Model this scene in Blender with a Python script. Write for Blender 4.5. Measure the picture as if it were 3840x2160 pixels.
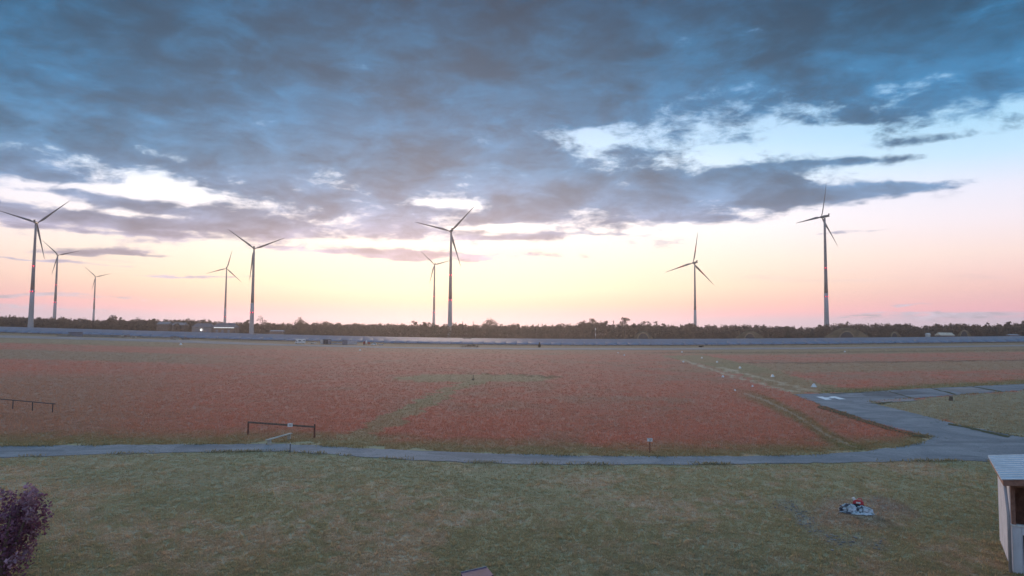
import bpy, bmesh, math, random
import numpy as np
from mathutils import Vector, Matrix, Euler
from mathutils.geometry import tessellate_polygon

random.seed(7)
RNG = np.random.default_rng(11)
for o in list(bpy.data.objects):
    bpy.data.objects.remove(o)
sc = bpy.context.scene
COL = sc.collection

# ------------------------------------------------------------------ camera
CAM_H = 9.0
FPX = 2643.0                       # focal length in pixels of a 3840 px wide frame
PITCH = math.atan(170.0 / FPX)
ROLL = math.radians(0.5)
cam_d = bpy.data.cameras.new('camera')
cam_d.sensor_fit = 'HORIZONTAL'
cam_d.sensor_width = 36.0
cam_d.lens = 36.0 * FPX / 3840.0
cam_d.clip_start = 0.5
cam_d.clip_end = 30000.0
cam = bpy.data.objects.new('camera', cam_d)
COL.objects.link(cam)
CAM_R = Euler((math.pi / 2 + PITCH, 0, 0)).to_matrix() @ Matrix.Rotation(ROLL, 3, 'Z')
cam.matrix_world = Matrix.Translation((0, 0, CAM_H)) @ CAM_R.to_4x4()
sc.camera = cam
R3 = np.array(CAM_R)


def ray(px, py):
    v = R3 @ np.array([(px - 1920.0) / FPX, -(py - 1080.0) / FPX, -1.0])
    return v


def azel(px, py):                  # direction of a feature in the sky, radians
    v = ray(px, py)
    v = v / np.linalg.norm(v)
    return math.atan2(v[0], v[1]), math.asin(v[2])


# ------------------------------------------------------------------ world
world = bpy.data.worlds.new('World')
sc.world = world
world.use_nodes = True
wt = world.node_tree
wt.nodes.clear()


class NB:
    """small helper that strings math nodes together"""
    def __init__(s, t):
        s.t = t

    def put(s, sock, v):
        if isinstance(v, bpy.types.NodeSocket):
            s.t.links.new(v, sock)
        else:
            sock.default_value = v

    def m(s, op, *a, clamp=False):
        n = s.t.nodes.new('ShaderNodeMath')
        n.operation = op
        n.use_clamp = clamp
        for i, v in enumerate(a):
            s.put(n.inputs[i], v)
        return n.outputs[0]

    def v(s, op, *a):
        n = s.t.nodes.new('ShaderNodeVectorMath')
        n.operation = op
        for i, v in enumerate(a):
            s.put(n.inputs[i], v)
        return n.outputs['Value'] if op in ('DOT_PRODUCT', 'LENGTH') else n.outputs[0]

    def xyz(s, x, y, z):
        n = s.t.nodes.new('ShaderNodeCombineXYZ')
        for i, v in enumerate((x, y, z)):
            s.put(n.inputs[i], v)
        return n.outputs[0]

    def sep(s, v):
        n = s.t.nodes.new('ShaderNodeSeparateXYZ')
        s.put(n.inputs[0], v)
        return n.outputs

    def noise(s, vec, scale, detail=6, rough=0.55, dist=0.0, col=False):
        n = s.t.nodes.new('ShaderNodeTexNoise')
        s.put(n.inputs['Vector'], vec)
        n.inputs['Scale'].default_value = scale
        n.inputs['Detail'].default_value = detail
        n.inputs['Roughness'].default_value = rough
        n.inputs['Distortion'].default_value = dist
        return n.outputs['Color'] if col else n.outputs[0]

    def step(s, v, a, b, smooth=True):
        n = s.t.nodes.new('ShaderNodeMapRange')
        n.interpolation_type = 'SMOOTHSTEP' if smooth else 'LINEAR'
        s.put(n.inputs['Value'], v)
        n.inputs['From Min'].default_value = a
        n.inputs['From Max'].default_value = b
        return n.outputs[0]

    def ramp(s, v, stops, interp='LINEAR'):
        n = s.t.nodes.new('ShaderNodeValToRGB')
        s.put(n.inputs[0], v)
        r = n.color_ramp
        r.interpolation = interp
        while len(r.elements) > 1:
            r.elements.remove(r.elements[-1])
        r.elements[0].position = stops[0][0]
        r.elements[0].color = (*stops[0][1], 1)
        for p, c in stops[1:]:
            e = r.elements.new(p)
            e.color = (*c, 1)
        return n.outputs[0]

    def mix(s, f, a, b, blend='MIX'):
        n = s.t.nodes.new('ShaderNodeMix')
        n.data_type = 'RGBA'
        n.blend_type = blend
        s.put(n.inputs[0], f)
        for i, c in ((6, a), (7, b)):
            if isinstance(c, tuple) and len(c) == 3:
                c = (*c, 1)
            s.put(n.inputs[i], c)
        return n.outputs[2]


def lin(r, g, b):
    def f(c):
        c /= 255.0
        return c / 12.92 if c <= 0.04045 else ((c + 0.055) / 1.055) ** 2.4
    return (f(r), f(g), f(b))


S = 3840.0 / 2576.0                # sky features below were read off a 2576 px wide view
W = NB(wt)
gen = wt.nodes.new('ShaderNodeTexCoord').outputs['Generated']
dx, dy, dz = W.sep(gen)
az = W.m('ARCTAN2', dx, dy)
el = W.m('ARCSINE', W.m('MAXIMUM', W.m('MINIMUM', dz, 1.0), -1.0))
zc = W.m('ADD', W.m('MAXIMUM', dz, 0.0), 0.11)
plane = W.xyz(W.m('DIVIDE', dx, zc), W.m('DIVIDE', dy, zc), 0.0)
DEG = math.pi / 180
# wobble of the layout so cloud edges are never elliptical
wob = W.noise(plane, 1.6, 4, 0.6, col=True)
wob = W.v('SUBTRACT', wob, (0.5, 0.5, 0.5))
pos = W.v('ADD', W.xyz(az, el, 0.0), W.v('MULTIPLY', wob, (7 * DEG, 1.6 * DEG, 0.0)))


def blob(x, y, rx, ry, amp):
    a, e = azel(x * S, y * S)
    k = S / FPX
    d = W.v('MULTIPLY', W.v('SUBTRACT', pos, (a, e, 0)), (1 / (rx * k), 1 / (ry * k), 0))
    g = W.m('POWER', 0.3679, W.v('DOT_PRODUCT', d, d))
    return W.m('MULTIPLY', g, amp)


# --- cloud thickness: a deck with its lower rim near 8 degrees, broken overhead
e_rim = azel(1288 * S, 640 * S)[1]
bias = W.m('MULTIPLY_ADD', W.step(el, e_rim - 1.2 * DEG, e_rim + 4.0 * DEG), 1.05, -0.62)
bias = W.m('MULTIPLY_ADD', W.step(el, e_rim + 4 * DEG, e_rim + 11 * DEG), 0.32, bias)
front = W.step(dy, -0.1, 0.5)
high = W.m('SUBTRACT', 1.0, W.step(el, 27 * DEG, 40 * DEG))
keep = W.m('MULTIPLY', front, high)
bias = W.m('ADD', W.m('MULTIPLY', bias, keep), W.m('MULTIPLY', W.m('SUBTRACT', 1.0, keep), -0.02))
T = bias
for b in [
    (300, 484, 290, 15, -0.85), (405, 464, 85, 24, -0.80), (85, 500, 110, 9, -0.60),
    (270, 532, 230, 9, -0.62), (340, 580, 200, 7, -0.50), (90, 585, 160, 8, -0.40),
    (700, 590, 460, 34, 0.42), (180, 565, 330, 44, 0.72), (1150, 560, 300, 40, 0.12),
    (1120, 515, 150, 12, -0.48), (1230, 570, 150, 10, -0.70), (950, 612, 200, 7, -0.35),
    (2080, 318, 380, 80, -0.80), (1490, 350, 110, 34, -0.80), (1780, 360, 200, 50, -0.52),
    (2500, 385, 260, 60, -0.78), (2720, 480, 330, 130, -0.95), (2200, 560, 500, 40, -0.55),
    (1700, 470, 330, 34, 0.40), (2270, 470, 230, 15, 0.90), (2120, 405, 170, 10, 0.50), (2330, 345, 130, 12, 0.45),
    (2080, 300, 160, 16, 0.30), (1850, 345, 120, 14, 0.30),
    (1760, 552, 120, 9, 0.70), (2120, 583, 130, 7, 0.80), (1500, 592, 90, 6, 0.45),
    (1040, 643, 340, 11, 1.05), (1290, 600, 130, 8, 0.55),
    (330, 641, 170, 6, 0.85), (100, 652, 160, 5, 0.75),
    (420, 689, 90, 6, 0.80), (130, 745, 200, 10, 0.95), (50, 774, 220, 8, 0.95), (560, 692, 100, 4, 0.70),
    (2260, 771, 80, 4, 0.75), (2520, 790, 280, 7, 0.95), (2190, 797, 240, 4, 0.60),
]:
    T = W.m('ADD', T, blob(*b))
n_det = W.noise(W.v('MULTIPLY', plane, (1.0, 1.25, 1.0)), 2.8, 5, 0.6, 0.25)
angv = W.xyz(W.m('MULTIPLY', az, 11.0), W.m('MULTIPLY', el, 27.0), 0.7)
n_ang = W.noise(angv, 1.0, 5, 0.6, 0.3)
T = W.m('ADD', T, W.m('MULTIPLY', W.m('SUBTRACT', n_det, 0.5), 1.25))
T = W.m('ADD', T, W.m('MULTIPLY', W.m('SUBTRACT', n_ang, 0.5), 1.35))
n_fin = W.noise(W.v('MULTIPLY', angv, (2.6, 2.3, 1.0)), 1.0, 5, 0.62, 0.4)
T = W.m('ADD', T, W.m('MULTIPLY', W.m('SUBTRACT', n_fin, 0.5), 1.05))
alpha = W.step(T, -0.18, 0.36)
# thin streaks stretched along the horizon
stv = W.xyz(W.m('MULTIPLY', az, 3.0), W.m('MULTIPLY', el, 42.0), 0.3)
streak = W.step(W.noise(stv, 1.0, 6, 0.6, 0.5), 0.60, 0.78)
streak = W.m('MULTIPLY', streak, W.m('SUBTRACT', 1.0, W.step(el, 5 * DEG, 10 * DEG)))
alpha_s = W.m('MULTIPLY', streak, 0.38)

# --- clear sky colours by elevation (0..30 deg -> 0..1), towards the sunset and away from it
eln = W.m('DIVIDE', el, 30 * DEG, clamp=True)


def py2t(y):
    return max(0.0, azel(1288 * S, y * S)[1] / (30 * DEG))


def sc_(c, k):
    return tuple(v * k for v in c)


glow = W.ramp(eln, [(0.0, lin(206, 182, 198)), (py2t(806), lin(212, 184, 198)), (py2t(788), lin(236, 178, 184)),
                    (py2t(762), lin(240, 190, 164)), (py2t(722), lin(241, 222, 184)),
                    (py2t(650), lin(242, 232, 212)), (py2t(560), sc_(lin(242, 236, 236), 1.04)),
                    (py2t(470), lin(226, 234, 244)), (py2t(380), lin(184, 212, 236)), (py2t(200), lin(130, 172, 214)),
                    (1.0, lin(122, 166, 212))])
side = W.ramp(eln, [(0.0, lin(184, 178, 196)), (py2t(800), lin(190, 176, 196)), (py2t(780), lin(232, 170, 184)),
                    (py2t(735), lin(238, 190, 186)), (py2t(660), lin(237, 212, 206)), (py2t(590), lin(228, 218, 226)),
                    (py2t(520), lin(214, 216, 232)), (py2t(450), lin(178, 210, 232)), (py2t(380), lin(156, 200, 228)),
                    (py2t(200), lin(126, 172, 212)), (1.0, lin(122, 168, 212))])
away = W.ramp(eln, [(0.0, lin(172, 162, 186)), (0.25, lin(206, 184, 194)), (0.6, lin(178, 190, 212)), (1.0, lin(140, 180, 222))])
az0 = azel(1120 * S, 700 * S)[0]
daz = W.m('ABSOLUTE', W.m('SUBTRACT', az, az0))
clear = W.mix(W.step(daz, 8 * DEG, 44 * DEG), glow, side)
clear = W.mix(W.step(daz, 50 * DEG, 130 * DEG), clear, away)

# --- cloud colours: lit lilac low down, slate blue above, mottled
ccol = W.ramp(eln, [(0.0, lin(176, 174, 192)), (py2t(760), lin(182, 172, 192)), (py2t(640), lin(158, 152, 176)),
                    (py2t(580), lin(124, 136, 166)), (py2t(520), lin(94, 126, 162)), (py2t(430), lin(62, 112, 150)),
                    (py2t(300), lin(40, 104, 146)), (py2t(150), lin(26, 88, 126)), (py2t(0), lin(18, 70, 104)),
                    (1.0, lin(30, 80, 118))])
n_sh = W.m('ADD', W.m('MULTIPLY', W.noise(plane, 1.9, 4, 0.55, 0.3), 0.5), W.m('MULTIPLY', n_ang, 0.5))
shade = W.m('MULTIPLY_ADD', W.step(n_sh, 0.36, 0.64), -0.66, 1.26)
dens = W.step(T, 0.15, 0.9)
shade = W.m('MULTIPLY', shade, W.m('MULTIPLY_ADD', dens, -0.28, 1.14))
ccol = W.v('SCALE', ccol, (0, 0, 0), (0, 0, 0))
sn = ccol.node
wt.links.new(shade, sn.inputs['Scale'])
# some blue light leaks through thin places of the deck
leak = W.m('MULTIPLY', W.step(n_det, 0.52, 0.30), 0.0)
sky_c = W.mix(alpha_s, clear, ccol)
sky_c = W.mix(alpha, sky_c, ccol)
# below the horizon: dull earth light
sky_c = W.mix(W.step(el, -0.4 * DEG, 0.0), (0.06, 0.05, 0.05), sky_c)
bg = wt.nodes.new('ShaderNodeBackground')
wt.links.new(sky_c, bg.inputs['Color'])
bg.inputs['Strength'].default_value = 1.0
wo = wt.nodes.new('ShaderNodeOutputWorld')
wt.links.new(bg.outputs[0], wo.inputs['Surface'])
# a trace of physical dusk sky
nish = wt.nodes.new('ShaderNodeTexSky')
nish.sky_type = 'NISHITA'
nish.sun_disc = False
nish.sun_elevation = math.radians(1.0)
nish.sun_rotation = az0
bg2 = wt.nodes.new('ShaderNodeBackground')
wt.links.new(nish.outputs[0], bg2.inputs['Color'])
bg2.inputs['Strength'].default_value = 0.01
adds = wt.nodes.new('ShaderNodeAddShader')
wt.links.new(bg.outputs[0], adds.inputs[0])
wt.links.new(bg2.outputs[0], adds.inputs[1])
wt.links.new(adds.outputs[0], wo.inputs['Surface'])
world.cycles.sampling_method = 'MANUAL'
world.cycles.sample_map_resolution = 512

# sun: already at the horizon behind the clouds, a weak warm glow from the sunset
sun_d = bpy.data.lights.new('sun', 'SUN')
sun_d.energy = 1.5
sun_d.angle = math.radians(15)
sun_d.color = (1.0, 0.72, 0.55)
sun = bpy.data.objects.new('sun', sun_d)
COL.objects.link(sun)
sdir = Vector((math.sin(az0) * math.cos(math.radians(6)), math.cos(az0) * math.cos(math.radians(6)), math.sin(math.radians(6))))
sun.rotation_euler = sdir.to_track_quat('Z', 'Y').to_euler()
sun.location = sdir * 50 + Vector((0, 0, 60))

sc.view_settings.view_transform = 'Standard'
sc.view_settings.look = 'None'
sc.view_settings.exposure = 0.42
sc.view_settings.gamma = 1.0
sc.view_settings.use_curve_mapping = False
sc.cycles.max_bounces = 6
sc.cycles.volume_bounces = 0
sc.cycles.use_denoising = True

# ------------------------------------------------------------------ helpers
def sstep(v, a, b):
    t = np.clip((np.asarray(v, float) - a) / (b - a), 0, 1)
    return t * t * (3 - 2 * t)


def terrain(x, y):
    """flat airfield that climbs a little towards both far corners"""
    x = np.asarray(x, float)
    y = np.asarray(y, float)
    r = np.sqrt(x * x + y * y)
    z = np.where(x < 0, 0.031, 0.028) * x * x / np.maximum(r, 150.0) * sstep(r, 210, 560)
    return 22.0 * (1 - np.exp(-z / 22.0))


def proj(x, y, z):
    d = np.stack([np.asarray(x, float), np.asarray(y, float), np.asarray(z, float) - CAM_H], -1)
    c = d @ R3                     # camera coordinates
    w = np.maximum(-c[..., 2], 1e-3)
    return 1920 + FPX * c[..., 0] / w, 1080 - FPX * c[..., 1] / w


def at(px, py):
    """point of the ground seen at a photo position"""
    v = ray(px, py)
    z = 0.0
    for _ in range(30):
        t = (z - CAM_H) / min(v[2], -1e-4)
        x, y = v[0] * t, v[1] * t
        z = 0.5 * z + 0.5 * float(terrain(x, y))
    return Vector((x, y, float(terrain(x, y))))


def at_depth(px, py, y):
    v = ray(px, py)
    t = y / v[1]
    return Vector((v[0] * t, y, CAM_H + v[2] * t))


def hashn(ix, iy, seed):
    n = (ix.astype(np.int64) * 374761393 + iy.astype(np.int64) * 668265263 + seed * 1274126177) & 0x7fffffff
    n = ((n ^ (n >> 13)) * 1274126177) & 0x7fffffff
    n = n ^ (n >> 16)
    return (n & 0xffff) / 65535.0


def vnoise(x, y, seed=0):
    x = np.asarray(x, float)
    y = np.asarray(y, float)
    ix, iy = np.floor(x), np.floor(y)
    fx, fy = x - ix, y - iy
    fx = fx * fx * (3 - 2 * fx)
    fy = fy * fy * (3 - 2 * fy)
    a = hashn(ix, iy, seed)
    b = hashn(ix + 1, iy, seed)
    c = hashn(ix, iy + 1, seed)
    d = hashn(ix + 1, iy + 1, seed)
    return (a * (1 - fx) + b * fx) * (1 - fy) + (c * (1 - fx) + d * fx) * fy


def fbm(x, y, seed=0, oct=4):
    s = 0
    a = 0.5
    t = 0
    for k in range(oct):
        s = s + a * vnoise(x * 2 ** k, y * 2 ** k, seed + k)
        t += a
        a *= 0.5
    return s / t


def inpoly(px, py, poly):
    px = np.asarray(px)
    py = np.asarray(py)
    r = np.zeros(px.shape, bool)
    n = len(poly)
    for i in range(n):
        x1, y1 = poly[i]
        x2, y2 = poly[(i + 1) % n]
        if y1 == y2:
            continue
        c = ((y1 > py) != (y2 > py)) & (px < (x2 - x1) * (py - y1) / (y2 - y1) + x1)
        r ^= c
    return r


def link(o, parent=None):
    COL.objects.link(o)
    if parent is not None:
        o.parent = parent
    return o


def tag(o, label=None, cat=None, group=None, kind=None):
    if label:
        o['label'] = label
    if cat:
        o['category'] = cat
    if group:
        o['group'] = group
    if kind:
        o['kind'] = kind
    return o


def thing(name, label, cat, loc=(0, 0, 0), rz=0.0, group=None):
    o = bpy.data.objects.new(name, None)
    o.empty_display_size = 0.3
    link(o)
    o.location = loc
    o.rotation_euler = (0, 0, rz)
    return tag(o, label, cat, group)


def obj(name, bm, mat, parent=None, smooth=False):
    me = bpy.data.meshes.new(name)
    bm.normal_update()
    bm.to_mesh(me)
    bm.free()
    me.materials.append(mat)
    if smooth:
        me.polygons.foreach_set('use_smooth', [True] * len(me.polygons))
    return link(bpy.data.objects.new(name, me), parent)


def mesh_np(name, verts, faces, mat, parent=None, cols=None, smooth=False):
    """verts (n,3), faces (m,k) numpy arrays"""
    me = bpy.data.meshes.new(name)
    nv, (nf, k) = len(verts), faces.shape
    me.vertices.add(nv)
    me.vertices.foreach_set('co', np.ascontiguousarray(verts, dtype=np.float32).ravel())
    me.loops.add(nf * k)
    me.loops.foreach_set('vertex_index', np.ascontiguousarray(faces, dtype=np.int32).ravel())
    me.polygons.add(nf)
    me.polygons.foreach_set('loop_start', np.arange(0, nf * k, k, dtype=np.int32))
    me.polygons.foreach_set('loop_total', np.full(nf, k, dtype=np.int32))
    if smooth:
        me.polygons.foreach_set('use_smooth', np.ones(nf, dtype=bool))
    me.update(calc_edges=True)
    if cols is not None:
        a = me.color_attributes.new('tint', 'FLOAT_COLOR', 'POINT')
        c = np.ones((nv, 4), np.float32)
        c[:, :3] = cols
        a.data.foreach_set('color', c.ravel())
    me.materials.append(mat)
    return link(bpy.data.objects.new(name, me), parent)


def box(bm, x0, x1, y0, y1, z0, z1, rz=0.0, off=(0, 0, 0), top=1.0):
    M = Matrix.Translation(off) @ Matrix.Rotation(rz, 4, 'Z')
    cx, cy = (x0 + x1) / 2, (y0 + y1) / 2
    vs = []
    for z, k in ((z0, 1.0), (z1, top)):
        for x, y in ((x0, y0), (x1, y0), (x1, y1), (x0, y1)):
            vs.append(bm.verts.new(M @ Vector((cx + (x - cx) * k, cy + (y - cy) * k, z))))
    for f in ((3, 2, 1, 0), (4, 5, 6, 7), (0, 1, 5, 4), (1, 2, 6, 5), (2, 3, 7, 6), (3, 0, 4, 7)):
        bm.faces.new([vs[i] for i in f])
    return vs


def hexa(bm, pts):
    """closed solid from 4 bottom + 4 top points"""
    vs = [bm.verts.new(p) for p in pts]
    for f in ((3, 2, 1, 0), (4, 5, 6, 7), (0, 1, 5, 4), (1, 2, 6, 5), (2, 3, 7, 6), (3, 0, 4, 7)):
        bm.faces.new([vs[i] for i in f])


def tube(bm, pts, radii, n=8, cap=True):
    rings = []
    for i, p in enumerate(pts):
        p = Vector(p)
        d = (Vector(pts[min(i + 1, len(pts) - 1)]) - Vector(pts[max(i - 1, 0)])).normalized()
        u = d.cross(Vector((0.31, 0.95, 0.1)))
        if u.length < 0.05:
            u = d.cross(Vector((1, 0, 0)))
        u.normalize()
        w = d.cross(u)
        rings.append([bm.verts.new(p + (u * math.cos(a) + w * math.sin(a)) * radii[i])
                      for a in (2 * math.pi * k / n for k in range(n))])
    for a, b in zip(rings, rings[1:]):
        for k in range(n):
            bm.faces.new((a[k], a[(k + 1) % n], b[(k + 1) % n], b[k]))
    if cap:
        bm.faces.new(rings[0][::-1])
        bm.faces.new(rings[-1])


# ------------------------------------------------------------------ materials
def pmat(name, color, rough=0.7, metal=0.0, vary=0.25, scale=3.0, bump=0.0, bscale=30.0, spec=0.35, emit=None, estr=0.0,
         attr=False, transl=0.0):
    m = bpy.data.materials.new(name)
    m.use_nodes = True
    t = m.node_tree
    t.nodes.clear()
    N = NB(t)
    out = t.nodes.new('ShaderNodeOutputMaterial')
    p = t.nodes.new('ShaderNodeBsdfPrincipled')
    tc = t.nodes.new('ShaderNodeTexCoord').outputs['Object']
    if attr:
        an = t.nodes.new('ShaderNodeVertexColor')
        an.layer_name = 'tint'
        base = an.outputs[0]
    else:
        rgb = t.nodes.new('ShaderNodeRGB')
        rgb.outputs[0].default_value = (*color, 1)
        base = rgb.outputs[0]
    if vary > 0:
        n1 = N.noise(tc, scale, 5, 0.6)
        k = N.m('MULTIPLY_ADD', N.step(n1, 0.25, 0.75), 2 * vary, 1 - vary)
        base = N.v('SCALE', base, (0, 0, 0))
        N.put(base.node.inputs['Scale'], k)
    N.put(p.inputs['Base Color'], base)
    p.inputs['Roughness'].default_value = rough
    p.inputs['Metallic'].default_value = metal
    p.inputs['Specular IOR Level'].default_value = spec
    if emit:
        p.inputs['Emission Color'].default_value = (*emit, 1)
        p.inputs['Emission Strength'].default_value = estr
    if bump > 0:
        b = t.nodes.new('ShaderNodeBump')
        b.inputs['Strength'].default_value = bump
        b.inputs['Distance'].default_value = 0.05
        N.put(b.inputs['Height'], N.noise(tc, bscale, 4, 0.65))
        t.links.new(b.outputs[0], p.inputs['Normal'])
    if transl > 0:
        tr = t.nodes.new('ShaderNodeBsdfTranslucent')
        N.put(tr.inputs['Color'], base)
        mx = t.nodes.new('ShaderNodeMixShader')
        mx.inputs[0].default_value = transl
        t.links.new(p.outputs[0], mx.inputs[1])
        t.links.new(tr.outputs[0], mx.inputs[2])
        t.links.new(mx.outputs[0], out.inputs['Surface'])
    else:
        t.links.new(p.outputs[0], out.inputs['Surface'])
    return m


M = {}
M['lawn'] = pmat('lawn_soil', (0.2, 0.2, 0.15), 0.95, vary=0.2, scale=9.0, bump=0.6, bscale=14.0, spec=0.1, attr=True)
M['meadow'] = pmat('meadow_soil', (0.3, 0.2, 0.15), 0.95, vary=0.08, scale=1.4, bump=0.4, bscale=6.0, spec=0.1, attr=True)
M['grass'] = pmat('grass_blades', (0.2, 0.2, 0.15), 0.8, vary=0.0, spec=0.15, attr=True, transl=0.55)
M['leaf'] = pmat('leaves', (0.160, 0.112, 0.078), 0.8, vary=0.35, scale=0.15, spec=0.15, transl=0.25)
M['leaf2'] = pmat('leaves_light', (0.175, 0.12, 0.085), 0.8, vary=0.35, scale=0.2, spec=0.15, transl=0.25)
M['conifer'] = pmat('needles', (0.085, 0.070, 0.045), 0.85, vary=0.3, scale=0.2, spec=0.1, transl=0.1)
M['bark'] = pmat('bark', (0.15, 0.11, 0.08), 0.9, vary=0.3, scale=2.0, bump=0.4)
M['tower'] = pmat('tower_paint', (0.27, 0.25, 0.26), 0.55, vary=0.05, scale=0.3)
M['towerlow'] = pmat('tower_concrete', (0.38, 0.37, 0.38), 0.8, vary=0.10, scale=0.4)
M['blade'] = pmat('blade_paint', (0.14, 0.14, 0.15), 0.5, vary=0.05, scale=0.2)
M['redband'] = pmat('red_marking_paint', (0.45, 0.05, 0.06), 0.5, vary=0.05)
M['lamp_red'] = pmat('red_warning_lamp', (0.5, 0.02, 0.04), 0.4, vary=0, emit=(1.0, 0.04, 0.10), estr=4.5)
M['lamp_white'] = pmat('yard_lamp', (0.9, 0.9, 0.85), 0.4, vary=0, emit=(1.0, 0.97, 0.9), estr=4.0)
M['lit_strip'] = pmat('lit_opening', (0.9, 0.9, 0.9), 0.4, vary=0.05, emit=(1.0, 0.97, 0.92), estr=0.4)
M['dark_metal'] = pmat('dark_metal', (0.06, 0.06, 0.065), 0.6, 0.2, vary=0.2)
M['galv'] = pmat('galvanised_steel', (0.35, 0.36, 0.38), 0.45, 0.6, vary=0.15)
M['white'] = pmat('white_paint', (0.78, 0.77, 0.75), 0.6, vary=0.10, scale=4.0)
M['white_dirty'] = pmat('weathered_white', (0.58, 0.56, 0.54), 0.7, vary=0.25, scale=5.0)
M['glass_dark'] = pmat('tinted_glass', (0.03, 0.035, 0.05), 0.12, vary=0.0, spec=0.8)
M['rubber'] = pmat('rubber', (0.025, 0.025, 0.025), 0.9, vary=0.1)
M['grey_sheet'] = pmat('grey_sheet_steel', (0.22, 0.21, 0.24), 0.6, 0.1, vary=0.2, scale=1.0)
M['grey_pale'] = pmat('pale_sheet_steel', (0.48, 0.45, 0.47), 0.6, 0.1, vary=0.2, scale=1.0)
M['red_paint'] = pmat('red_vehicle_paint', (0.36, 0.07, 0.05), 0.5, vary=0.15, scale=2.0)
M['roof_dark'] = pmat('dark_roof', (0.16, 0.14, 0.15), 0.85, vary=0.2, scale=0.6)
M['roof_cream'] = pmat('cream_roof', (0.62, 0.50, 0.38), 0.8, vary=0.2, scale=0.4)
M['wall_brown'] = pmat('brown_wall', (0.22, 0.15, 0.12), 0.9, vary=0.25, scale=0.5)
M['wall_grey'] = pmat('grey_wall', (0.24, 0.22, 0.22), 0.9, vary=0.2, scale=0.5)
M['mound'] = pmat('turf_mound', (0.17, 0.125, 0.075), 0.95, vary=0.35, scale=0.12, spec=0.1)
M['arch'] = pmat('mossy_concrete', (0.26, 0.20, 0.14), 0.9, vary=0.3, scale=0.5)
M['concrete'] = pmat('concrete', (0.30, 0.29, 0.28), 0.85, vary=0.2, scale=1.0, bump=0.3)
M['wood_dark'] = pmat('dark_weathered_wood', (0.15, 0.11, 0.09), 0.85, vary=0.35, scale=8.0, bump=0.3)
M['wood_pale'] = pmat('pale_plank', (0.46, 0.43, 0.36), 0.85, vary=0.25, scale=8.0, bump=0.3)
M['rust'] = pmat('rusty_post', (0.16, 0.07, 0.05), 0.85, vary=0.35, scale=12.0)
M['soil'] = pmat('bare_soil', (0.20, 0.15, 0.11), 0.95, vary=0.3, scale=0.6, bump=0.5, bscale=3.0)
M['verge'] = pmat('weedy_seam', (0.085, 0.085, 0.045), 0.95, vary=0.5, scale=2.0, bump=0.8, bscale=8.0, spec=0.1)
M['stone'] = pmat('grey_stones', (0.24, 0.22, 0.20), 0.85, vary=0.4, scale=6.0)
M['board_purple'] = pmat('faded_purple_board', (0.085, 0.05, 0.095), 0.7, vary=0.25, scale=3.0)
M['board_edge'] = pmat('board_trim', (0.45, 0.40, 0.36), 0.7, vary=0.2)


def asphalt_mat(name, c, c2, sc1):
    m = bpy.data.materials.new(name)
    m.use_nodes = True
    t = m.node_tree
    N = NB(t)
    p = t.nodes['Principled BSDF']
    tc = t.nodes.new('ShaderNodeTexCoord').outputs['Object']
    a = N.step(N.noise(tc, sc1, 8, 0.7, 0.6), 0.32, 0.68)
    f = N.step(N.noise(tc, 7.0, 5, 0.7), 0.25, 0.75)
    g = N.m('MULTIPLY_ADD', f, 0.5, 0.75)
    base = N.v('SCALE', N.mix(a, c, c2), (0, 0, 0))
    N.put(base.node.inputs['Scale'], g)
    # seams between concrete bays and stray cracks
    w = N.noise(tc, 0.35, 4, 0.6)
    crack = N.step(N.m('ABSOLUTE', N.m('SUBTRACT', N.noise(tc, 0.22, 5, 0.55, 0.5), 0.5)), 0.006, 0.0)
    base = N.mix(N.m('MULTIPLY', crack, 0.6), base, (0.08, 0.085, 0.075))
    rep_ = N.step(N.noise(N.v('MULTIPLY', tc, (0.25, 0.6, 1.0)), 0.5, 2, 0.4), 0.60, 0.62)
    base = N.mix(N.m('MULTIPLY', rep_, 0.45), base, tuple(v * 0.7 for v in c))
    wear = N.step(N.noise(N.v('MULTIPLY', tc, (0.15, 1.6, 1.0)), 1.0, 4, 0.6), 0.52, 0.75)
    base = N.mix(N.m('MULTIPLY', wear, 0.4), base, tuple(min(1, v * 1.25) for v in c2))
    t.links.new(base, p.inputs['Base Color'])
    p.inputs['Roughness'].default_value = 0.95
    p.inputs['Specular IOR Level'].default_value = 0.2
    b = t.nodes.new('ShaderNodeBump')
    b.inputs['Strength'].default_value = 0.35
    b.inputs['Distance'].default_value = 0.02
    N.put(b.inputs['Height'], N.noise(tc, 12, 5, 0.7))
    t.links.new(b.outputs[0], p.inputs['Normal'])
    return m


M['asphalt'] = asphalt_mat('worn_asphalt', (0.175, 0.185, 0.195), (0.28, 0.28, 0.28), 0.22)
M['asphalt_dark'] = asphalt_mat('older_asphalt', (0.12, 0.125, 0.13), (0.18, 0.18, 0.18), 0.25)
M['runway'] = asphalt_mat('runway_concrete', (0.24, 0.21, 0.195), (0.34, 0.295, 0.27), 0.06)


def solar_mat():
    m = bpy.data.materials.new('solar_glass')
    m.use_nodes = True
    t = m.node_tree
    N = NB(t)
    p = t.nodes['Principled BSDF']
    tc = t.nodes.new('ShaderNodeTexCoord').outputs['Object']
    x, y, z = N.sep(tc)
    v = N.m('MULTIPLY_ADD', N.noise(N.v('MULTIPLY', tc, (0.05, 0.02, 0.2)), 1.0, 4, 0.6), 0.5, 0.75)
    base = N.v('SCALE', (0.145, 0.155, 0.215), (0, 0, 0))
    N.put(base.node.inputs['Scale'], v)
    t.links.new(base, p.inputs['Base Color'])
    p.inputs['Roughness'].default_value = 0.35
    p.inputs['Specular IOR Level'].default_value = 0.7
    p.inputs['Coat Weight'].default_value = 0.5
    p.inputs['Coat Roughness'].default_value = 0.3
    return m


M['solar'] = solar_mat()

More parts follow.
